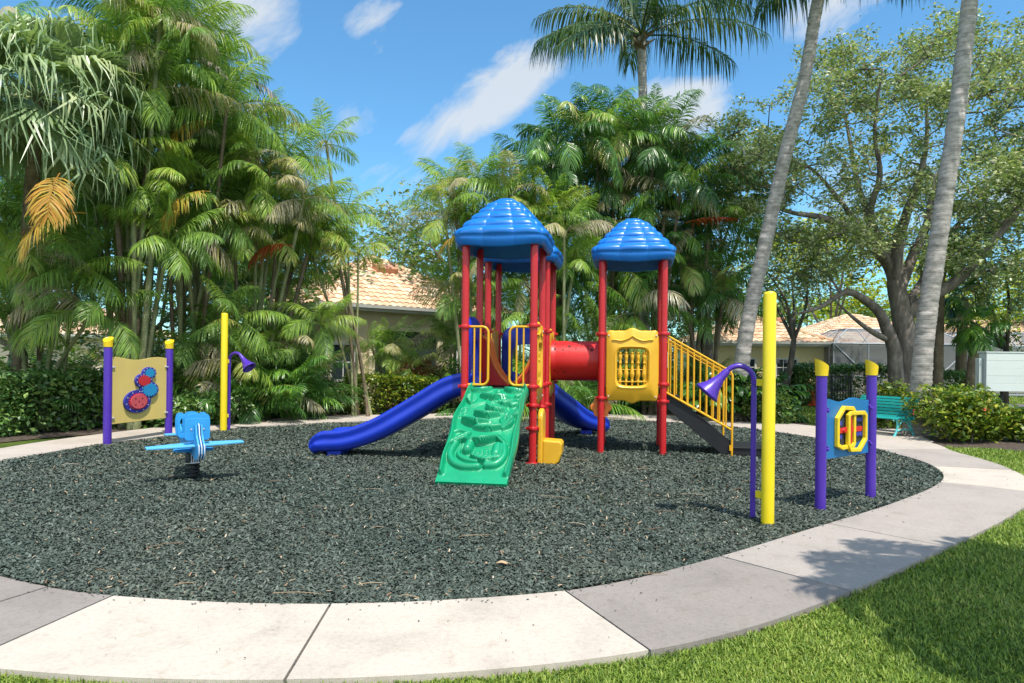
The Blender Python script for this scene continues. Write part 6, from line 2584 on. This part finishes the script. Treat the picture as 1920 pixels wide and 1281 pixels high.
def simple_tree(name, label, base, h, w, trunk_h, leaf, seed, n=120, per=26, spread=.36, size=.16, bark='darkbark', r=.16, lean=0.0, squash=.75, group=None, cat='tree'):
    g = np.random.default_rng(seed)
    b = Vector(base)
    cz = trunk_h + (h - trunk_h) * .5
    pts = []
    lobes = [(Vector((g.normal(0, w * .28), g.normal(0, w * .28), cz + g.normal(0, (h - trunk_h) * .22))), g.uniform(.35, .6)) for _ in range(7)]
    while len(pts) < n:
        c, k = lobes[int(g.integers(0, 7))]
        v = g.normal(0, 1, 3); v /= np.linalg.norm(v)
        rr = g.uniform(.55, 1.0)
        p = c + Vector((v[0] * w * .5 * k * rr * 1.25, v[1] * w * .5 * k * rr * 1.25, v[2] * (h - trunk_h) * .5 * k * rr * 1.2))
        if p.z < trunk_h * .6 or p.z > h: continue
        for _ in range(3):
            pts.append(b + p + Vector((g.normal(0, w * .035), g.normal(0, w * .035), g.normal(0, w * .025))))
    tp = b + Vector((lean, g.normal(0, .2), trunk_h))
    limbs = [([b + Vector((0, 0, -.1)), b.lerp(tp, .5) + Vector((g.normal(0, .08), 0, 0)), tp], r, r * .62)]
    for c, k in lobes[:5]:
        limbs.append(([tp, tp.lerp(b + c, .5) + Vector((g.normal(0, .15), g.normal(0, .15), .15)), b + c], r * .5, r * .14))
    return tree(name, label, base, limbs, pts, leaf, seed + 1, per, spread, size, bark, cat, .010, group)


# smaller trees round the lawn
simple_tree('small_tree', 'small forked tree in front of the yellow house, right of the yellow post', PX(1462, 29.0), 7.2, 5.5, 2.7, 'oakleaf', 71, 90, 26, .4, .17, 'bark', .17, .5)
simple_tree('small_tree', 'small dark branching tree at the right edge above the white slatted box', PX(1884, 27.0), 6.6, 5.6, 2.4, 'midleaf', 73, 90, 26, .4, .17, 'darkbark', .17, .1)
simple_tree('lime_tree', 'bright yellow green tree seen through the branches left of the big trunk', PX(1560, 50.0), 13, 11, 3, 'limeleaf', 75, 200, 34, .7, .34, 'bark', .25)
simple_tree('lime_tree', 'bright yellow green tree at the right edge behind the palm trunks', PX(1900, 48.0), 13, 12, 3, 'limeleaf', 77, 200, 34, .7, .34, 'bark', .25)
simple_tree('background_tree', 'grey green tree behind the tiled roof of the beige house', PX(745, 36.0), 11.2, 7.5, 3.5, 'oakleaf', 79, 170, 34, .5, .24, 'bark', .25)
simple_tree('background_tree', 'grey green tree behind the dark palms, just left of the leaning trunk', PX(1325, 31.0), 11.8, 5.5, 4, 'oakleaf', 81, 150, 34, .45, .2, 'bark', .22)
simple_tree('background_tree', 'dark tree far behind the front blue roof, between palms', PX(960, 33.0), 9.4, 9, 2.5, 'midleaf', 83, 170, 36, .6, .28, 'bark', .25)
simple_tree('background_tree', 'dark tree far behind the left talk tube, mostly hidden by palms', PX(480, 30.0), 8.6, 8, 2, 'midleaf', 85, 170, 36, .6, .28, 'bark', .25)
simple_tree('background_tree', 'dark tree far behind the gear panel, mostly hidden by palms', PX(250, 29.0), 10.0, 10, 2, 'midleaf', 87, 200, 36, .6, .28, 'bark', .25)
simple_tree('background_tree', 'dark tree far behind the fan palm, mostly hidden by palms', PX(30, 27.0), 9.0, 9, 2, 'midleaf', 89, 200, 36, .6, .28, 'bark', .25)
simple_tree('background_tree', 'dark tree far behind the right blue roof, mostly hidden by palms', PX(1180, 32.0), 9.0, 10, 2, 'midleaf', 91, 190, 36, .6, .28, 'bark', .25)
for k, (px, D, h, w, lf) in enumerate(((1400, 62, 8, 12, 'midleaf'), (1520, 66, 7.5, 12, 'limeleaf'), (1650, 70, 8.5, 13, 'midleaf'), (1780, 66, 8.5, 12, 'midleaf'), (1910, 72, 9, 13, 'limeleaf'), (1240, 60, 8, 12, 'midleaf'), (2060, 60, 9, 12, 'midleaf'))):
    simple_tree('background_tree', ['far green tree above the roof left of the yellow post', 'far lime green tree above the yellow house roof', 'far green tree right behind the big trunk', 'far green tree above the second house roof',
                                    'far lime green tree at the right edge', 'far tree hidden behind the dark palm clump', 'far tree beyond the right edge'][k], PX(px, D), h, w, 1.6, lf, 93 + 2 * k, 130, 36, .8, .42, 'bark', .25)


# cabbage palms by the pool screens
def sabal(label, px, D, px_t, py_t, seed, r=.17):
    base = PX(px, D)
    e = empty('cabbage_palm', base, 0, label, 'palm')
    top = P(px_t, py_t, D) - base
    trunk_obj(e, (0, 0, -.1), top, r, r * .85, M['brownstem'], .04)
    c = link_mesh('crown', crown_mesh('crown', seed, 18, 1.05, (10, 130), (25, 60), (.2, .5), .1, nl=26, ll=.5, lw=.04, lift=.2, droop=.6, petiole=.4), M['frond_dark'], e)
    c.location = top
    return e


sabal('dark palm trunk standing immediately right of the thick leaning palm, before the pool screen', 1757, 25.5, 1764, 470, 111, .19)
sabal('straight brown palm trunk in the middle of the three trunks before the pool screen', 1800, 27.0, 1806, 560, 112, .22)
sabal('leaning brown palm trunk nearest the white slatted box', 1816, 25.0, 1832, 612, 113, .20)


# ------------------------------------------------ shrubs and hedges
def shrub(name, label, base, size, leaf, seed, n=2600, lsize=.10, cat='shrub', box=False, stems=10, aspect=.55, flowers=None, droop=0):
    g = np.random.default_rng(seed)
    e = empty(name, base, 0, label, cat)
    sx, sy, sz = (k / 2 for k in size)
    if box:
        u = g.uniform(-1, 1, (n, 3))
        ax = g.integers(0, 3, n)
        sg = np.where(g.random(n) < .5, -1, 1)
        sg = np.where(ax == 2, 1, sg)
        for i in range(3):
            u[ax == i, i] = sg[ax == i] * g.uniform(.82, 1.04, (ax == i).sum())
        # uneven top and faces
        w = .07 * np.sin(u[:, 0] * sx * 3.1 + 1) + .05 * np.sin(u[:, 0] * sx * 7.3 + u[:, 1] * 4)
        c = u * np.array([sx, sy, sz]) * (1 + w[:, None] * .6)
    else:
        lob = g.normal(0, .38, (9, 3)); lob[:, 2] = lob[:, 2] * .75 - .08
        k = g.integers(0, 9, n)
        v = g.normal(0, 1, (n, 3)); v /= np.linalg.norm(v, axis=1)[:, None]
        c = (lob[k] + v * (.62 * g.uniform(.6, 1.05, n))[:, None]) * np.array([sx, sy, sz])
    c[:, 2] += sz
    c = c[c[:, 2] > .03]
    # sprigs poking out
    nb = NB()
    leaves_np(nb, g, c, 3, .06, lsize, .6, aspect)
    link_mesh('foliage', nb.mesh('foliage'), M[leaf], e)
    nb = NB()
    for i in range(stems):
        x, y = g.uniform(-.8, .8) * sx, g.uniform(-.8, .8) * sy
        tube_np(nb, [(x * .6, y * .6, -.05), (x * .8, y * .8, sz * .7), (x + g.normal(0, .1), y + g.normal(0, .1), sz * 1.5)], [.022, .016, .006], 5)
    link_mesh('stem', nb.mesh('stem'), M['twig'], e)
    if flowers:
        nb = NB()
        f = c[g.choice(len(c), flowers)] * 1.02
        leaves_np(nb, g, f, 9, .03, .06, .6, .8)
        link_mesh('flower', nb.mesh('flower'), M['redflower'], e)
    return e


m_, nt_, p_ = newmat('coral_flower'); p_.inputs['Base Color'].default_value = (.62, .07, .05, 1); p_.inputs['Roughness'].default_value = .6
M['redflower'] = m_

a, c = G(-10, 818), G(188, 800)
mid = (a + c) / 2 + Vector((-.1, .65, 0))
h1 = shrub('hedge', 'dark green clipped hedge at the left edge beside the gear panel', mid, ((c - a).length + 1.0, 1.25, 1.28), 'darkleaf', 201, 5200, .13, 'hedge', True, 16, .6)
h1.rotation_euler = (0, 0, math.atan2((c - a).y, (c - a).x))
g_ = PX(735, 21.8)
shrub('hedge', 'bright green clipped hedge below the beige house, left of the long blue slide', g_ + Vector((0, .3, 0)), (2.9, 1.3, 1.14), 'hedgeleaf', 203, 4200, .11, 'hedge', True, 12)
shrub('shrub', 'dark green shrub right of the bright hedge, under the coppery plants', PX(822, 22.6), (1.5, 1.1, 1.30), 'darkleaf', 205, 1500, .11)
cr = shrub('copper_shrub', 'coppery orange leaved shrub above the hedge under the house porch', PX(785, 22.75), (2.5, .9, 1.80), 'croton', 207, 1500, .20, aspect=.28)
shrub('shrub', 'loose dark shrub beneath the left talk tube horn', PX(405, 17.6), (1.7, 1.0, .95), 'darkleaf', 209, 1300, .13)
shrub('shrub', 'dark shrub directly behind the gear panel', PX(285, 16.9), (2.4, 1.0, .9), 'darkleaf', 210, 1300, .13)
shrub('shrub', 'dark ferny shrub left of the bright hedge', PX(590, 21.4), (2.4, 1.3, 1.2), 'midleaf', 211, 1700, .12)
shrub('flowering_shrub', 'loose flowering shrub right of the bench with yellow green leaves', PX(1800, 15.6) + Vector((.1, .1, 0)), (2.0, 1.5, 1.52), 'hedgeleaf', 213, 2600, .12, aspect=.5, flowers=7)
shrub('flowering_shrub', 'low flowering shrub at the right edge beside the lawn', PX(1895, 15.9), (1.2, 1.1, .95), 'hedgeleaf', 215, 1300, .12, aspect=.5, flowers=3)
shrub('shrub', 'low yellow green shrub directly behind the bench back', PX(1672, 18.4), (1.5, .8, 1.32), 'hedgeleaf', 217, 1000, .13)
shrub('hedge', 'clipped dark hedge behind the black gate, before the pool screen', PX(1605, 28.8), (5.2, 1.1, 1.60), 'darkleaf', 219, 5200, .13, 'hedge', True, 10)
shrub('hedge', 'clipped low hedge left of the white slatted box between the palm trunks', PX(1790, 26.6), (2.4, 1.1, 1.42), 'darkleaf', 221, 2400, .12, 'hedge', True, 8)
shrub('hedge', 'small clipped yellow green hedge in front of the yellow house', PX(1500, 29.5), (1.6, .9, 1.30), 'hedgeleaf', 223, 1400, .11, 'hedge', True, 8)
shrub('shrub', 'dark shrub at the foot of the yellow post with small red flowers', PX(1430, 19.8), (1.6, 1.3, 1.10), 'midleaf', 225, 1900, .11, flowers=3)


def philodendron(label, base, n, L, seed, h=.5):
    """big split leaf plant: long stalks each with a lobed blade"""
    g = np.random.default_rng(seed)
    e = empty('philodendron', base, 0, label, 'plant')
    nb = NB()
    for i in range(n):
        az = i * 2.39996
        f = (i + .5) / n
        frond(nb, g, L * g.uniform(.8, 1.15), R(8 + 62 * f), R(75 + 55 * f), az + g.normal(0, .2), (g.normal(0, .2), g.normal(0, .2), h * g.uniform(.3, 1.2)), nl=9, ll=.34, lw=.13, lift=.2, droop=.5, petiole=.52, tint=float(g.uniform(.2, .7)), aend=20, rr=.014)
    link_mesh('foliage', nb.mesh('foliage'), M['philo'], e)
    nb = NB()
    for i in range(4):
        a = i * 1.6
        tube_np(nb, [(0, 0, -.05), (.12 * math.cos(a), .12 * math.sin(a), h * .6), (.25 * math.cos(a), .25 * math.sin(a), h * 1.3)], [.05, .045, .03], 6)
    link_mesh('stem', nb.mesh('stem'), M['brownstem'], e)
    return e


philodendron('glossy split leaf plant left of the leaning trunk, behind the stair rail', PX(1345, 20.2), 34, 1.3, 231, .7)
philodendron('glossy split leaf plant right of the leaning trunk, behind the yellow post', PX(1424, 20.4), 40, 1.3, 233, .65)
philodendron('glossy split leaf plant further right behind the yellow post', PX(1430, 22.0), 26, 1.15, 235, .5)
# root mound of the leaning palm
b = MB()
for k in range(40):
    a = k * 2.4
    d = .25 + .75 * (k / 40)
    b.tube([(math.cos(a) * .15, math.sin(a) * .15, .55), (math.cos(a) * d * .7, math.sin(a) * d * .7, .25), (math.cos(a + .2) * d, math.sin(a + .2) * d, -.03)], [.045, .035, .012], 5)
q_ = tag(b.build('root_mound', M['brownstem']), 'fibrous brown root mound at the foot of the leaning grey trunk', 'roots'); q_.location = c2b
